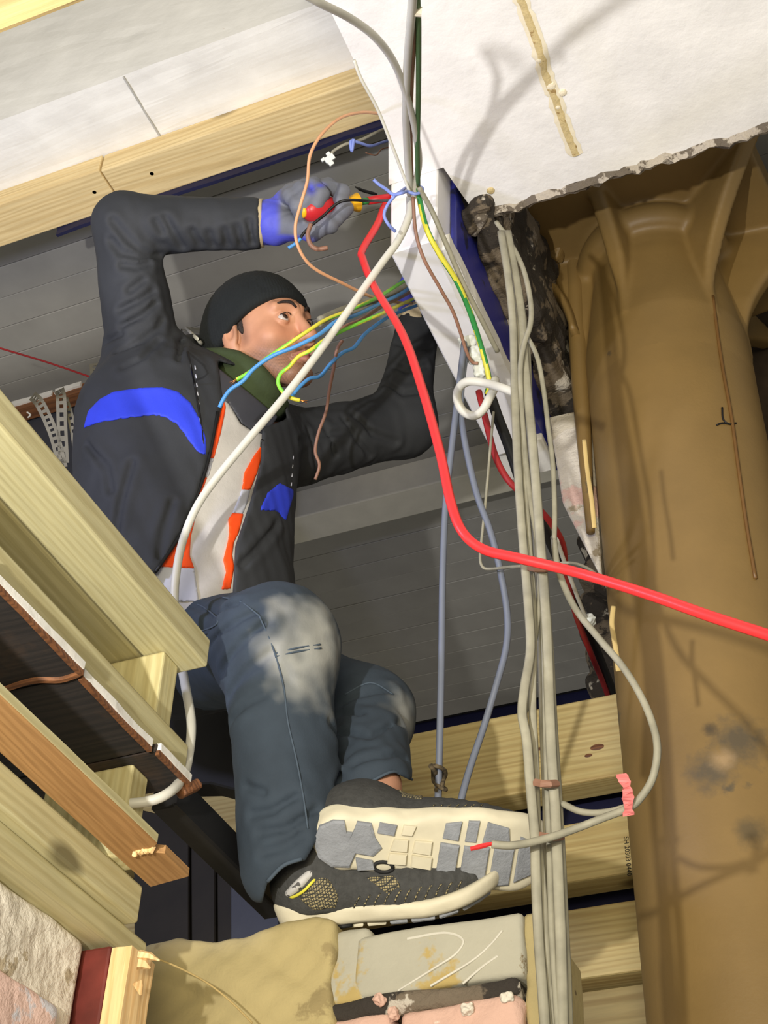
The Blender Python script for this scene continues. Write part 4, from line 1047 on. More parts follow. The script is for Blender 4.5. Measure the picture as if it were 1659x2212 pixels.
# ---- shoes: local x heel->toe, y across, z up from the ground face
def shoe(heel, a, up, mirror, nets_poly, label, SC=1.0):
    a = a/np.linalg.norm(a); up = up-a*(up@a); up = up/np.linalg.norm(up); bx = np.cross(up, a)*mirror
    B = np.stack([a, bx, up], 1).astype(np.float32); o = heel.astype(np.float32)
    def loc(p): return ((p-o)@B)/SC
    def wld(q): return (np.asarray(q)*SC)@B.T.astype(float)+heel
    def out2(x, y, inset=0):
        c = lambda cx, cy, r: np.hypot(x-cx, y-cy)-(r-inset)
        d = SM(.05, c(.038, 0, .037), c(.090, .002, .033)); d = SM(.06, d, c(.150, .004, .034), c(.205, .004, .046)); d = SM(.05, d, c(.250, -.002, .042), c(.276, -.006, .031)); return d
    def lift(x): return .030*np.clip((x-.20)/.11, 0, 1)**2+.006*np.clip((.04-x)/.04, 0, 1)
    def solefn(p):
        q = loc(p); z = q[:, 2]-lift(q[:, 0]); d2 = out2(q[:, 0], q[:, 1])-.004*np.clip((z-.008)/.02, 0, 1)
        h_ = .034-.010*np.clip((q[:, 0]-.04)/.14, 0, 1)
        e = smax(d2, np.abs(z-h_/2)-h_/2, .012)
        # flutes round the side
        return (e+.0012*np.cos(q[:, 0]*105)*np.exp(-((z-.010)/.008)**2)).astype(np.float32)
    def upfn(p):
        q = loc(p); qq = q.copy(); qq[:, 2] -= lift(q[:, 0])*.8
        d = SM(.05, ell(qq, (.052, 0, .052), (.054, .038, .062)), ell(qq, (.130, .003, .046), (.090, .038, .050)), ell(qq, (.215, .002, .034), (.086, .045, .036)))
        d = SM(.04, d, rc(qq, (.060, 0, .06), (.066, 0, .088), .043, .040))
        op = ell(qq, (.064, 0, .125), (.040, .027, .052)); d = smax(d, -op, .006)
        d = smax(d, .018-qq[:, 2], .004)
        return (d+.0006*np.sin(q[:, 0]*420)*np.clip((q[:, 0]-.14)*20, 0, 1)).astype(np.float32)
    cen = wld((.15, 0, .05))
    v, f = nets(upfn, cen-.23, cen+.23, .0036); sh = link('shoe', v, f, M['shoe_mesh'], man, True); sh['label'] = label
    v, f = nets(solefn, cen-.23, cen+.23, .0036); so = link('sole', v, f, M['sole'], sh, True); so['label'] = 'cream foam sole'
    # rubber pads under the sole: outlines in (x, y), proud of the foam
    pads = [([(.004, .0), (.010, .020), (.026, .031), (.040, .033), (.044, .018), (.052, .018), (.056, .033), (.074, .032), (.080, .014), (.090, .0), (.080, -.012), (.058, -.010), (.052, -.03), (.030, -.032), (.012, -.022)], 1, .0045),
            ([(.058, -.016), (.080, -.018), (.084, -.030), (.062, -.033)], 1, .004),
            ([(.082, .020), (.104, .018), (.106, .032), (.084, .034)], 1, .004), ([(.112, .020), (.126, .020), (.130, .033), (.114, .033)], 0, .004),
            ([(.100, -.002), (.122, -.002), (.122, .014), (.104, .014)], 0, .005), ([(.128, -.002), (.152, -.004), (.152, .014), (.130, .014)], 0, .005),
            ([(.098, -.020), (.122, -.020), (.122, -.006), (.100, -.006)], 0, .005), ([(.128, -.022), (.154, -.024), (.154, -.008), (.128, -.006)], 0, .005),
            ([(.164, .020), (.184, .018), (.186, .044), (.166, .040)], 1, .004), ([(.192, .018), (.206, .018), (.208, .047), (.194, .046)], 1, .004), ([(.214, .018), (.250, .014), (.246, .038), (.218, .046)], 1, .004),
            ([(.160, -.030), (.184, -.036), (.186, .012), (.162, .014)], 1, .005), ([(.190, -.038), (.222, -.042), (.224, .012), (.192, .012)], 1, .005),
            ([(.228, -.042), (.254, -.040), (.256, .010), (.230, .012)], 1, .005), ([(.260, -.037), (.284, -.028), (.298, -.006), (.288, .014), (.262, .026)], 1, .005)]
    for poly, kind_, h_ in pads:
        n = len(poly); poly = [(x, y*mirror*1.0) for x, y in poly]
        bot, mid, top = [], [], []
        cx, cy = np.mean(poly, axis=0)
        for x, y in poly:
            zz = float(lift(np.array(x)))
            bot.append((cx+(x-cx)*.90, cy+(y-cy)*.90, zz-h_)); mid.append((x, y, zz-h_*.6)); top.append((x, y, zz+.006))
        V = np.array(bot+mid+top+[(cx, cy, float(lift(np.array(cx)))-h_)]); V[:, 1] *= 1
        Fc = []
        for i in range(n):
            j = (i+1) % n; Fc += [[3*n, j, i], [i, j, n+j, n+i], [n+i, n+j, 2*n+j, 2*n+i]]
        V2 = V.copy(); V2[:, 1] *= mirror
        link('tread_pad' if kind_ else 'foam_lug', wld(V2), Fc, M['tread'] if kind_ else M['sole'], so)
    ringp = [(.094+.012*math.cos(t), -.026+.007*math.sin(t), -.001) for t in np.linspace(0, 2*math.pi, 20)]
    v, f = tube(wld(np.array(ringp)), .0028, 6); link('ring_lug', v, f, M['rubber_black'], so, True)
    # mesh windows, collar, laces on the upper
    for poly in nets_poly:
        lo_ = np.array([P(x, y, d) for x, y in poly for d in (1.85, 2.2)])
        def fn(p): return smax(smax(upfn(p)-.0014, -(upfn(p)+.004), .001), outline(p, poly), .002).astype(np.float32)
        v, f = largest(*nets(fn, lo_.min(0)-.01, lo_.max(0)+.01, .003), True); mw = link('mesh_window', v, f, M['net'], sh, True); mw['label'] = 'tan open mesh window'
    cp = []
    for t in np.linspace(0, 2*math.pi, 28):
        x, y = .064+.041*math.cos(t), .030*math.sin(t); cp.append((x, y, .094+.010*math.cos(t)**2-.006*math.cos(t)))
    v, f = tube(wld(np.array(cp)), .0050, 8); link('collar', v, f, M['shoe_mesh'], sh, True)
    for k in range(5):
        x = .112+.018*k; zt = .094-.0085*k
        pth = spline([(x, -.024, zt-.012), (x+.004, -.01, zt+.001), (x+.006, .01, zt+.001), (x+.003, .024, zt-.012)], 5)
        v, f = tube(wld(pth), .0024, 6); link('lace', v, f, M['sole'] if k % 2 else M['black'], sh, True)
    v, f = nets(lambda p: (lambda q: smax(ell(q, (.108, 0, .106), (.006, .024, .034)), -ell(q, (.104, 0, .106), (.003, .02, .03)), .002))((loc(p)-np.array([.0, 0, 0], np.float32))), wld((.108, 0, .106))-.05, wld((.108, 0, .106))+.05, .003)
    tg = link('tongue', v, f, M['reflect'], sh, True)
    return sh, wld, upfn
# lower shoe stands on the wall top
s1, w1, u1 = shoe(P(600, 2008, 2.04), camdir(.985, .125, .10), camdir(-.13, .93, -.16), 1, [[(645, 1939), (693, 1894), (712, 1900), (732, 1935), (726, 1961), (679, 1967), (661, 1955)], [(790, 1895), (850, 1890), (868, 1915), (835, 1930)]], 'dark grey mesh shoe standing on the wall top, toe to the right')
tb = spline([P(694, 1874, 2.018), P(668, 1892, 2.004), P(646, 1912, 2.0), P(628, 1930, 2.012)], 6)
v, f = tube(tb, [.006]+[.0125]*(len(tb)-2)+[.008], 10, .6, up=R@np.array([1., 1., 0])); tb_ = link('heel_tab', v, f, patchy('white_printed_lining', (196, 194, 190), [((84, 82, 80), 70, .56)], bst=.1), s1, True)
v, f = tube(spline([P(698, 1882, 2.008), P(676, 1904, 1.992), P(654, 1926, 1.99), P(630, 1938, 2.0), P(622, 1926, 2.01)], 6), .0022, 6); link('yellow_edging', v, f, M['yellow'], tb_, True)
# upper shoe crosses over it with its sole to the camera
s2, w2, u2 = shoe(P(670, 1818, 1.985), camdir(.995, -.088, -.03), camdir(0.02, .24, -.97), -1, [[(850, 1692), (890, 1686), (915, 1705), (912, 1728), (870, 1722)]], 'dark grey mesh shoe crossed over the other, pale sole to the viewer', 1.075)

# ================================================================== wiring
def cable(name, label, mat, r, pl, cat='cable', group=None, n=8, sides=8, flat=1.0, fm=None, ends=None):
    path = spline([P(*q) for q in pl], n)
    v, f = tube(path, r, sides, flat, up=R@np.array([1., 0, .1]))
    idx = None
    if isinstance(mat, list):
        idx = []
        for i in range(len(path)-1):
            for k in range(sides): idx.append(1 if ((k+i*.55*fm) % sides) < sides*.48 else 0)
        idx += [0, 0]
    o = tag(link(name, v, f, mat, None, True, fm=idx), label, cat, group)
    for e in (ends or []):
        a, b = (path[0], path[1]) if e == 0 else (path[-1], path[-2])
        dr = (a-b)/np.linalg.norm(a-b)
        for k in range(3):
            s = np.array([math.sin(k*2.1), math.cos(k*2.1), math.sin(k*1.3)])*.0012
            vv, ff = tube([a-dr*.002+s*.4, a+dr*.006+s, a+dr*.011+s*1.6], .0006, 5); link('copper_strand', vv, ff, M['copper'], o, True)
    return o
GY = [M['yellow'], M['lime']]
cable('red_cable', 'thick bright red cable sweeping down and out to the right edge', M['red'], .0066,
      [(880, 432, 2.80), (838, 436, 2.74), (815, 485, 2.66), (783, 540, 2.58), (784, 560, 2.55), (808, 618, 2.46), (870, 722, 2.28), (912, 840, 2.13), (950, 975, 2.0), (974, 1085, 1.92), (1000, 1150, 1.88), (1045, 1187, 1.86), (1120, 1206, 1.83), (1250, 1238, 1.79), (1400, 1284, 1.70), (1530, 1330, 1.63), (1659, 1372, 1.58), (1760, 1405, 1.54)])
cable('white_cable', 'long off-white cable slanting across the man and looping under the plank ends', M['white_pvc'], .0068,
      [(886, 425, 2.52), (884, 465, 2.51), (860, 520, 2.49), (820, 575, 2.47), (700, 745, 2.42), (620, 850, 2.39), (540, 945, 2.36), (470, 1030, 2.34), (425, 1095, 2.32), (396, 1165, 2.30), (382, 1230, 2.28), (377, 1300, 2.26), (386, 1400, 2.22), (400, 1480, 2.14), (413, 1560, 2.05), (408, 1630, 1.98), (394, 1680, 1.92), (365, 1712, 1.86), (320, 1731, 1.845), (250, 1736, 1.85), (180, 1725, 1.90)])
cable('white_cable', 'white cable arching in from the top edge beside the soffit', M['white_pvc'], .0055,
      [(420, -90, 1.38), (540, -60, 1.54), (640, -20, 1.70), (690, 6, 1.76), (760, 42, 1.86), (815, 85, 1.95), (856, 145, 2.06), (885, 230, 2.20), (900, 300, 2.32), (905, 350, 2.40), (898, 400, 2.46), (893, 425, 2.48)])
cable('white_cable', 'straight white cable hanging down from the top edge to the blue tie', M['white_pvc'], .0058,
      [(905, -420, 1.30), (899, -200, 1.54), (893, -30, 1.78), (888, 40, 1.88), (880, 140, 2.05), (877, 240, 2.22), (880, 330, 2.37), (886, 420, 2.48)])
cable('brown_wire', 'brown cable hanging between the white and the green one', M['brown_wire'], .0042,
      [(912, -420, 1.31), (904, -200, 1.55), (897, -30, 1.80), (895, 60, 1.93), (888, 180, 2.13), (886, 300, 2.34), (890, 420, 2.50)], 'wire')
cable('earth_wire', 'dark green and yellow cable hanging beside the white ones', [M['yellow'], M['dkgreen']], .0040,
      [(920, -420, 1.30), (911, -200, 1.54), (902, -30, 1.79), (904, 60, 1.92), (904, 200, 2.16), (902, 310, 2.33), (903, 402, 2.46)], 'wire', fm=.0)
v, f = tube([P(888, 24, 1.86), P(911, 26, 1.86)], .0075, 10, .7); tag(link('cable_tape', v, f, M['stain_edge']), 'tape wrapped round the hanging cables near the top edge', 'tape')
cable('earth_wire', 'yellow and green cable running down the white box beam', [M['yellow'], M['green']], .0048,
      [(903, 402, 2.46), (906, 430, 2.48), (922, 495, 2.46), (950, 550, 2.465), (985, 605, 2.48), (1012, 665, 2.50), (1032, 725, 2.52), (1048, 780, 2.53), (1057, 825, 2.53), (1052, 850, 2.54)], 'wire', fm=.35)
cable('brown_wire', 'thin brown wire drooping over the face of the box beam', M['brown_wire'], .0030,
      [(892, 425, 2.45), (898, 500, 2.45), (916, 560, 2.455), (952, 625, 2.48), (978, 672, 2.50), (996, 722, 2.52), (1008, 760, 2.53), (1020, 782, 2.54), (1033, 785, 2.54)], 'wire')
cable('flat_cable', 'thin drab cable along the right edge of the box beam', M['grey_pvc'], .0045,
      [(905, 405, 2.44), (935, 460, 2.465), (965, 530, 2.475), (1000, 610, 2.49), (1040, 690, 2.52), (1075, 760, 2.55)])
cable('thin_wire', 'thin ivory wire along the left edge of the soffit', M['white_pvc'], .0028,
      [(765, 130, 2.30), (780, 170, 2.32), (815, 235, 2.36), (845, 310, 2.40), (868, 370, 2.43), (886, 418, 2.45)], 'wire')
cable('orange_wire', 'thin orange-brown wire curving in a wide loop past the gloved hand', M['copper_wire'], .0028,
      [(818, 245, 2.62), (780, 243, 2.56), (735, 255, 2.50), (695, 290, 2.46), (670, 335, 2.45), (664, 390, 2.45), (650, 440, 2.45), (638, 490, 2.45), (645, 535, 2.45), (675, 577, 2.47), (740, 612, 2.52), (800, 640, 2.60), (852, 652, 2.75), (890, 655, 2.95)], 'wire')
cable('blue_tie', 'pale blue wire tied round the hanging cables, both tails curling', M['lilac_wire'], .0028,
      [(807, 388, 2.45), (818, 398, 2.45), (833, 408, 2.44), (850, 420, 2.43), (868, 417, 2.42), (880, 414, 2.44), (898, 419, 2.44), (912, 412, 2.45), (908, 404, 2.46), (880, 405, 2.50), (868, 412, 2.46), (852, 424, 2.43), (836, 445, 2.44), (830, 466, 2.44), (840, 486, 2.44), (854, 500, 2.45)], 'wire')
# loose conductors in front of the face
cable('earth_wire', 'upper yellow and green wire crossing his face, copper end bare', GY, .0033,
      [(905, 590, 2.95), (868, 610, 2.75), (820, 640, 2.58), (760, 668, 2.50), (705, 690, 2.45), (665, 715, 2.42), (620, 745, 2.42), (575, 775, 2.42), (540, 803, 2.42), (511, 820, 2.42)], 'wire', fm=.28, ends=[1])
cable('blue_wire', 'blue wire crossing his face and ending on the vest', M['blue_wire'], .0035,
      [(905, 605, 2.95), (870, 632, 2.74), (820, 656, 2.58), (765, 682, 2.49), (728, 693, 2.45), (690, 722, 2.41), (640, 748, 2.40), (590, 768, 2.40), (550, 795, 2.40), (525, 823, 2.40), (500, 840, 2.40), (485, 858, 2.40), (474, 880, 2.40)], 'wire')
cable('earth_wire', 'bright green and yellow wire kinked below his chin', [M['lime'], M['yellow']], .0034,
      [(905, 640, 2.95), (872, 655, 2.75), (830, 675, 2.58), (790, 692, 2.52), (745, 712, 2.47), (705, 732, 2.43), (670, 757, 2.41), (645, 770, 2.41), (625, 792, 2.41), (606, 808, 2.41), (601, 828, 2.41), (612, 848, 2.41), (630, 860, 2.40), (648, 865, 2.40)], 'wire', fm=.32, ends=[1])
cable('blue_wire', 'lower blue wire zigzagging down behind the white cable', M['blue_wire'], .0033,
      [(900, 660, 2.95), (860, 675, 2.80), (830, 690, 2.70), (790, 720, 2.64), (765, 750, 2.60), (740, 762, 2.58), (715, 785, 2.55), (692, 812, 2.53), (668, 818, 2.51), (645, 838, 2.49), (628, 860, 2.48)], 'wire')
cable('brown_wire', 'brown wire among the loose conductors, bent down past the chin', M['brown_wire'], .0032,
      [(905, 620, 2.96), (870, 640, 2.78), (825, 662, 2.62), (780, 690, 2.56), (745, 705, 2.53), (722, 722, 2.51), (690, 742, 2.47), (672, 768, 2.46)], 'wire')
cable('brown_wire', 'thin brown wire hanging straight down in front of the far sleeve', M['brown_wire'], .0030,
      [(740, 735, 2.56), (728, 755, 2.56), (722, 790, 2.57), (712, 840, 2.60), (704, 890, 2.62), (688, 935, 2.63), (681, 975, 2.63), (690, 1005, 2.63), (681, 1036, 2.63)], 'wire')
cable('grey_sleeve', 'grey cable sheath behind the loose wires at eye level', M['grey_pvc'], .0062,
      [(905, 600, 3.0), (860, 625, 2.92), (800, 648, 2.84), (740, 668, 2.76), (690, 690, 2.68)], 'sleeve')
cable('grey_sleeve', 'second thin grey sheath just under the first at eye level', M['grey_pvc'], .0036,
      [(900, 625, 3.0), (840, 640, 2.92), (780, 668, 2.82), (730, 684, 2.75), (690, 703, 2.70)], 'sleeve')
# wires by the gloved hand
cable('brown_wire', 'short brown wire offcut curling below the gloved hand', M['brown_wire'], .0042,
      [(672, 483, 2.60), (665, 505, 2.60), (670, 527, 2.60), (685, 538, 2.60), (708, 535, 2.60)], 'wire')
cable('black_wire', 'black wire running along the screwdriver into the hand', M['black'], .0026,
      [(850, 433, 2.72), (800, 434, 2.62), (760, 432, 2.60), (735, 436, 2.60), (715, 450, 2.60), (700, 465, 2.60), (675, 485, 2.60), (655, 505, 2.60), (648, 518, 2.60)], 'wire')
cable('light_blue_wire', 'short light blue wire tip under the glove', M['blue_wire'], .0032, [(650, 515, 2.60), (640, 525, 2.60), (623, 536, 2.60)], 'wire')
# lead with white plug, above the hand
o = cable('grey_lead', 'thin grey lead ending in a white plug above the gloved hand', M['grey_pvc'], .0030, [(850, 270, 2.95), (815, 285, 2.85), (780, 302, 2.80), (745, 312, 2.78), (722, 325, 2.78), (716, 332, 2.78)])
pb = P(712, 343, 2.78)
for nm, (dx, dy), (sx, sy) in [('plug', (0, 0), (.010, .006)), ('plug_tab', (-.002, .008), (.004, .004)), ('plug_tab', (.003, -.009), (.005, .004)), ('plug_tab', (-.012, -.002), (.004, .003))]:
    v, f = box(-sx, sx, -sy, sy, -.005, .005, .001); q = v@np.array([camdir(.8, .6, 0), camdir(-.6, .8, 0), camdir(0, 0, 1)])+pb+camdir(1, 0, 0)*dx+camdir(0, 1, 0)*dy
    link(nm, q, f, M['clip'], o)
cable('blue_wire', 'pale blue wire running from the beam to the knot in the grey lead', M['lilac_wire'], .0030, [(850, 300, 2.93), (825, 308, 2.88), (800, 315, 2.82), (775, 308, 2.78), (758, 305, 2.77), (760, 326, 2.77), (764, 300, 2.765)], 'wire')
for k, (pl, lab) in enumerate([([(850, 262, 2.95), (820, 283, 2.88), (800, 290, 2.86)], 'thin frayed grey wire at the beam edge, uppermost'), ([(850, 316, 2.95), (825, 322, 2.90), (812, 335, 2.88), (790, 330, 2.86)], 'thin frayed pinkish wire at the beam edge, lowest')]):
    cable('frayed_wire', lab, M['brown_wire'] if k else M['grey_pvc'], .0014, pl, 'wire')
v, f = box(-.70, -.684, 1.60, 1.62, 3.85, 3.95, .002); tag(link('brown_block', v, f, M['red_paint']), 'small dark red block at the soffit edge behind the frayed wires', 'block')

# screwdriver in the hand
def tool():
    a, b = P(655, 456, 2.655), P(838, 427, 2.735); L = np.linalg.norm(b-a); dx = (b-a)/L
    def part(name, prof, mat, par=None, n=24):
        v, f = lathe(prof, n); return link(name, aim(v, a, b), f, mat, par, True)
    o = part('screwdriver', [(.012, 0), (.020, .008), (.0235, .022), (.023, .040), (.018, .056), (.013, .068), (.012, .074)], M['tool_red'])
    tag(o, 'red and yellow screwdriver held in the gloved hand', 'screwdriver')
    part('end_cap', [(.006, -.006), (.012, -.004), (.0125, .003)], M['tool_yellow'], o)['label'] = 'yellow end cap'
    part('collar', [(.012, .074), (.016, .080), (.015, .092), (.013, .100), (.018, .112), (.013, .115)], M['tool_yellow'], o)['label'] = 'yellow collar'
    part('band', [(.0062, .114), (.0062, .135), (.005, .136)], M['green'], o)['label'] = 'green band'
    part('shaft', [(.0075, .134), (.0075, L), (.003, L+.01)], M['tool_red'], o)['label'] = 'red insulated shaft'
tool()
v, f = tube(spline([P(768, 404, 2.80), P(785, 412, 2.79), P(815, 420, 2.79)], 5), [.003, .0035, .005, .006, .006, .006, .006, .006, .006, .005, .003], 8, .5)
tag(link('black_clip', v, f, M['black']), 'black blade-like clip just behind the screwdriver shaft', 'clip')

# bundle of dusty grey cables hanging beside the column
B_ = [  # (label, radius, flatness, points)
 ('leftmost dusty grey cable of the hanging bundle', .0075, .55, [(1082, 500, 2.40), (1098, 600, 2.32), (1108, 700, 2.27), (1112, 850, 2.17), (1118, 1000, 2.07), (1128, 1150, 1.99), (1140, 1290, 1.91), (1146, 1400, 1.86), (1134, 1480, 1.82), (1128, 1540, 1.80), (1138, 1600, 1.78), (1146, 1700, 1.75), (1155, 1800, 1.72), (1158, 1900, 1.69), (1164, 2030, 1.66), (1172, 2140, 1.63), (1180, 2260, 1.60)]),
 ('dusty grey cable second from the left in the bundle', .0062, .6, [(1090, 500, 2.42), (1108, 590, 2.34), (1122, 700, 2.28), (1122, 820, 2.20), (1130, 1000, 2.08), (1140, 1150, 2.00), (1150, 1280, 1.93), (1152, 1400, 1.87), (1150, 1520, 1.82), (1156, 1650, 1.78), (1160, 1780, 1.74), (1170, 1900, 1.70), (1180, 2050, 1.66), (1190, 2250, 1.61)]),
 ('flat grey cable in the middle of the bundle, broadest', .0082, .5, [(1096, 500, 2.41), (1115, 600, 2.33), (1128, 690, 2.28), (1135, 800, 2.21), (1150, 950, 2.10), (1162, 1100, 2.01), (1172, 1230, 1.94), (1182, 1380, 1.87), (1186, 1500, 1.82), (1192, 1640, 1.77), (1200, 1760, 1.74), (1206, 1900, 1.69), (1212, 2050, 1.65), (1216, 2250, 1.60)]),
 ('grey cable bowing out to the left below the red cable', .0058, .6, [(1100, 520, 2.43), (1120, 620, 2.35), (1138, 740, 2.27), (1145, 900, 2.16), (1152, 1050, 2.06), (1162, 1180, 1.99), (1168, 1260, 1.95), (1158, 1350, 1.90), (1146, 1430, 1.87), (1136, 1510, 1.84), (1128, 1560, 1.82)]),
 ('grey cable on the right of the bundle, kinked above the column bracket', .0052, .8, [(1072, 480, 2.44), (1100, 520, 2.40), (1130, 580, 2.34), (1146, 650, 2.29), (1146, 700, 2.26), (1132, 745, 2.23), (1124, 800, 2.20), (1128, 900, 2.14), (1142, 1050, 2.05), (1165, 1200, 1.97), (1176, 1400, 1.88), (1180, 1600, 1.80), (1186, 1800, 1.74), (1192, 2000, 1.67), (1208, 2250, 1.60)]),
 ('outer thin grey cable swinging right of the bundle', .0046, .9, [(1135, 720, 2.26), (1160, 770, 2.23), (1174, 840, 2.19), (1184, 920, 2.14), (1194, 1000, 2.09), (1198, 1100, 2.04), (1197, 1165, 2.01)]),
 ('thin dark grey cable hidden between the broad ones', .0042, .9, [(1110, 600, 2.36), (1128, 800, 2.23), (1146, 1000, 2.11), (1158, 1200, 2.00), (1166, 1400, 1.91), (1172, 1600, 1.83), (1178, 1750, 1.77), (1176, 1900, 1.72), (1172, 2000, 1.69), (1190, 2130, 1.64), (1206, 2260, 1.60)]),
 ('grey cable at the right edge of the bundle near the bottom', .0060, .6, [(1176, 1240, 1.97), (1188, 1400, 1.90), (1196, 1560, 1.83), (1206, 1720, 1.77), (1214, 1860, 1.72), (1220, 2000, 1.68), (1226, 2120, 1.65), (1230, 2260, 1.61)]),
]
for lab, r_, fl, pl in B_: cable('grey_cable', lab, M['grey_pvc'], r_*.80, pl, group='grey cables hanging beside the column', flat=fl, n=6)
for k, (px, py, d) in enumerate([(1165, 1226, 1.94), (1178, 1690, 1.75), (1188, 1805, 1.72)]):
    v, f = tube([P(px-22, py, d-.0), P(px-8, py+3, d-.012), P(px+10, py+3, d-.012), P(px+26, py+2, d)], .0035, 6, 1.4); tag(link('cable_strap', v, f, M['brown_wire']), ['dirty strap round the grey bundle at the red cable', 'dirty strap round the grey bundle above the shoe toe', 'dirty strap round the grey bundle at the shoe toe'][k], 'strap')
# slack cable bowing over the column to the pink tape
cable('slack_cable', 'grey-brown slack cable bowing right over the column to the pink tape', M['grey_pvc'], .0046,
      [(1196, 1160, 2.02), (1206, 1230, 1.97), (1240, 1310, 1.92), (1290, 1375, 1.86), (1345, 1440, 1.80), (1385, 1505, 1.76), (1410, 1565, 1.73), (1420, 1620, 1.71), (1410, 1680, 1.70), (1385, 1722, 1.70), (1358, 1745, 1.70), (1300, 1768, 1.70), (1230, 1795, 1.70), (1170, 1814, 1.69), (1110, 1826, 1.68), (1062, 1824, 1.68)])
cable('slack_cable', 'short grey cable from the pink tape back into the bundle', M['grey_pvc'], .0040, [(1356, 1742, 1.71), (1322, 1752, 1.71), (1285, 1756, 1.72), (1250, 1752, 1.73), (1215, 1736, 1.75)])
def tagtape(label, pl, wd):
    path = spline([P(*q) for q in pl], 5); V, Fc = [], []
    for i, p in enumerate(path):
        k = wd*(.85+.16*math.sin(i*.9)+.1*math.sin(i*2.3))
        sd = camdir(1, .1, 0)*k if abs(pl[0][1]-pl[-1][1]) > 30 else camdir(.1, 1, 0)*k
        nn = camdir(0, 0, 1)*(.0012+.002*math.sin(i*1.7))
        V += [p-sd+nn, p+sd-nn, p+sd-nn-camdir(0, 0, 1)*.0012, p-sd+nn-camdir(0, 0, 1)*.0012]
    for i in range(len(path)-1):
        for j in range(4): Fc.append([i*4+j, i*4+(j+1) % 4, i*4+4+(j+1) % 4, i*4+4+j])
    tag(link('pink_tape', V, Fc, M['pink_tag']), label, 'tape')
tagtape('pink tape twisted round the slack cable in front of the column', [(1342, 1672, 1.70), (1354, 1700, 1.69), (1357, 1730, 1.69), (1358, 1762, 1.69)], .007)
M['pink_tag2'] = M['red']
v, f = tube([P(1064, 1822, 1.68), P(1040, 1828, 1.68), P(1016, 1834, 1.68)], [.003, .0045, .0035], 8, .6); tag(link('red_tape', v, f, M['red']), 'red taped end of the slack cable in front of the upper sole', 'tape')
# grey-blue flexes and other wires behind
cable('grey_flex', 'left grey-blue flex hanging straight to the black rope knot', M['greyblue'], .0056, [(1003, 740, 2.56), (990, 850, 2.50), (972, 1000, 2.46), (962, 1100, 2.44), (956, 1250, 2.40), (954, 1400, 2.36), (951, 1550, 2.31), (947, 1700, 2.27), (944, 1790, 2.24)])
cable('grey_flex', 'right grey-blue flex bowing out before it slants behind the shoe', M['greyblue'], .0056, [(1008, 745, 2.57), (996, 850, 2.51), (1000, 930, 2.48), (1028, 1060, 2.44), (1060, 1150, 2.41), (1082, 1240, 2.39), (1096, 1330, 2.37), (1093, 1400, 2.35), (1072, 1480, 2.33), (1045, 1570, 2.31), (1018, 1650, 2.28), (998, 1720, 2.25), (985, 1790, 2.23)])
kn = []
for t in np.linspace(0, 4*math.pi, 26): kn.append(P(946+14*math.sin(t*1.3)+4*math.cos(3*t), 1680+26*math.cos(t), 2.28-.02*math.sin(2.1*t)))
v, f = tube(spline(kn, 3), .0035, 6); tag(link('rope_knot', v, f, M['rope'], None, True), 'black and cream rope knot round the left grey flex', 'rope')
cable('thin_wire', 'thin grey wire bent square behind the red cable', M['grey_pvc'], .0024, [(1066, 890, 2.52), (1058, 980, 2.48), (1050, 1070, 2.44), (1042, 1150, 2.41), (1037, 1200, 2.39), (1042, 1224, 2.38), (1060, 1229, 2.37), (1110, 1224, 2.30), (1160, 1222, 2.24), (1230, 1216, 2.2), (1270, 1228, 2.18), (1296, 1248, 2.16)], 'wire')
cable('red_cable', 'darker red cable behind the grey bundle', M['red_dark'], .0058, [(1034, 845, 2.58), (1050, 910, 2.55), (1070, 985, 2.52), (1100, 1040, 2.50), (1150, 1085, 2.48), (1190, 1130, 2.50), (1215, 1175, 2.54), (1224, 1240, 2.62), (1245, 1330, 2.75), (1280, 1420, 2.95), (1312, 1500, 3.2), (1335, 1580, 3.4)])
cable('black_conduit', 'thick black cable beside the darker red one', M['black'], .0095, [(1058, 850, 2.60), (1075, 900, 2.58), (1098, 960, 2.56), (1118, 1020, 2.54), (1140, 1080, 2.52), (1180, 1150, 2.55), (1215, 1230, 2.64), (1250, 1310, 2.76), (1290, 1410, 3.0), (1330, 1510, 3.25)])
cable('split_cane', 'thin cream strip clipped along the black cable', M['white_pvc'], .0038, [(1202, 1165, 2.50), (1218, 1210, 2.56), (1240, 1270, 2.63), (1262, 1325, 2.71), (1280, 1365, 2.77)], 'strip')
stone('connector', P(1274, 1340, 2.73), (.011, .009, .009), 77, M['clip'], None); tag(bpy.data.objects['connector'], 'small cream connector at the end of the thin cream strip', 'connector')
cable('white_cable', 'white cable loop curled round below the box beam end', M['white_pvc'], .0072, [(1112, 848, 2.26), (1085, 838, 2.28), (1050, 828, 2.32), (1012, 824, 2.34), (992, 838, 2.36), (988, 862, 2.37), (1000, 888, 2.37), (1024, 898, 2.36), (1044, 884, 2.35), (1056, 862, 2.35), (1066, 842, 2.38), (1070, 820, 2.45)])
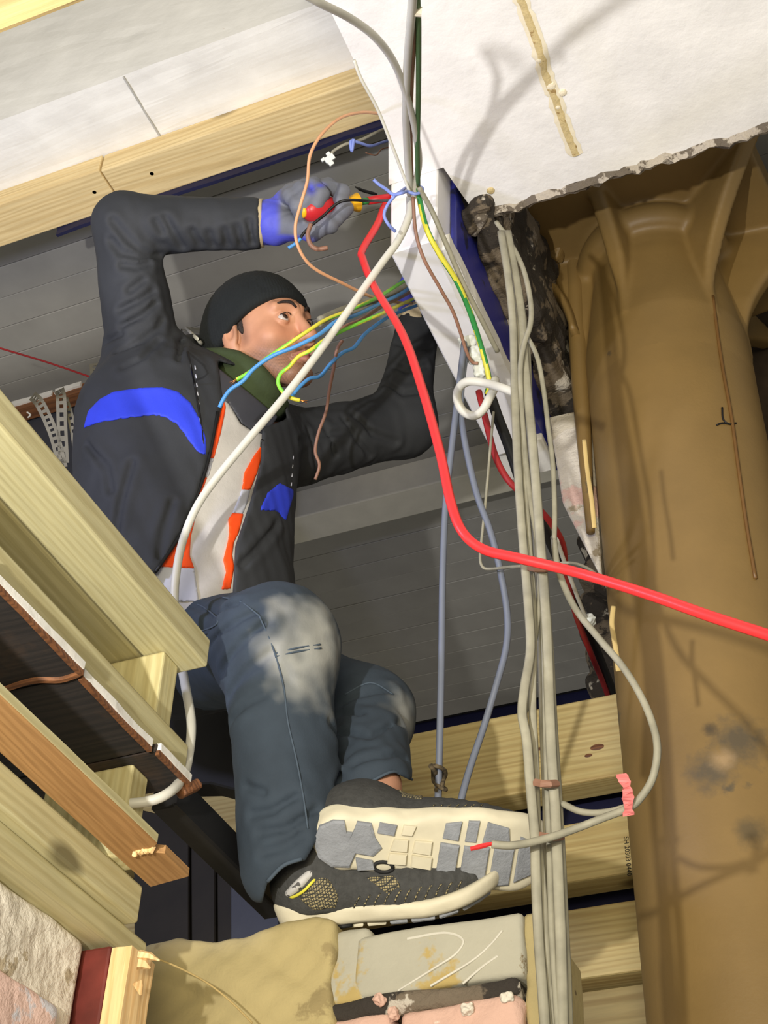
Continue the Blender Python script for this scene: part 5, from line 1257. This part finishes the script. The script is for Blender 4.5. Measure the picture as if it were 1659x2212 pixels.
for k, (px, py, d, r_) in enumerate([(1010, 738, 2.57, (.014, .011, .010)), (1028, 768, 2.56, (.015, .012, .012)), (1036, 800, 2.55, (.011, .016, .010))]):
    stone('cable_clip', P(px, py, d), r_, 80+k, M['clip'], None)
for o in [q for q in bpy.data.objects if q.name.startswith('cable_clip')]:
    tag(o, {'cable_clip': 'white plastic cable clip, uppermost of three under the box beam', 'cable_clip.001': 'white plastic cable clip, middle of three under the box beam', 'cable_clip.002': 'white plastic cable clip, lowest of three above the white loop'}[o.name], 'clip')
cable('fray_strip', 'thin tan sliver hanging at the upper left of the column', M['straw'], .0034, [(1262, 950, 2.2), (1268, 1010, 2.17), (1278, 1080, 2.13), (1284, 1140, 2.1)], 'strip', flat=.4)
cable('fray_strip', 'thin tan sliver standing on the column left edge near the slack cable', M['straw'], .0036, [(1325, 1310, 2.02), (1322, 1350, 2.0), (1330, 1400, 1.98), (1336, 1450, 1.96)], 'strip', flat=.4)
cable('red_string', 'thin dark red string crossing the far left', M['red_dark'], .0022, [(-40, 738, 3.2), (0, 752, 3.22), (100, 782, 3.26), (200, 816, 3.3), (215, 822, 3.32)], 'string')
cable('straw', 'thin dry straw lying on the tan mortar face', M['straw'], .0013, [(300, 2062, 1.95), (330, 2068, 1.94), (390, 2092, 1.925), (450, 2125, 1.90), (500, 2165, 1.88), (545, 2210, 1.86)], 'straw')
stone('broken_tip', P(408, 1704, 1.915), (.022, .008, .007), 91, M['rust_wood'], None); tag(bpy.data.objects['broken_tip'], 'broken brown board tip where the white cable passes the joist ends', 'splinter')
for k in range(11):
    seam('rib_stitch', [(764+22*k, 1962-3.0*k), (770+22*k, 1948-3.2*k), (778+22*k, 1936-3.4*k)], u1, .0011, M['net'], s1, 0, 1.6, 3)
for k in range(7):
    seam('rib_stitch', [(925+17*k, 1752), (932+17*k, 1744), (940+17*k, 1738)], u2, .0010, M['net'], s2, 0, 1.6, 3)
# tiny nail with white label by the straps
v, f = tube(spline([P(58, 890, 3.36), P(66, 896, 3.36), P(60, 902, 3.36)], 3), .002, 5); tag(link('white_scrap', v, f, M['white_pvc']), 'small white scrap beside the leftmost strap', 'scrap')
bpy.context.view_layer.update()
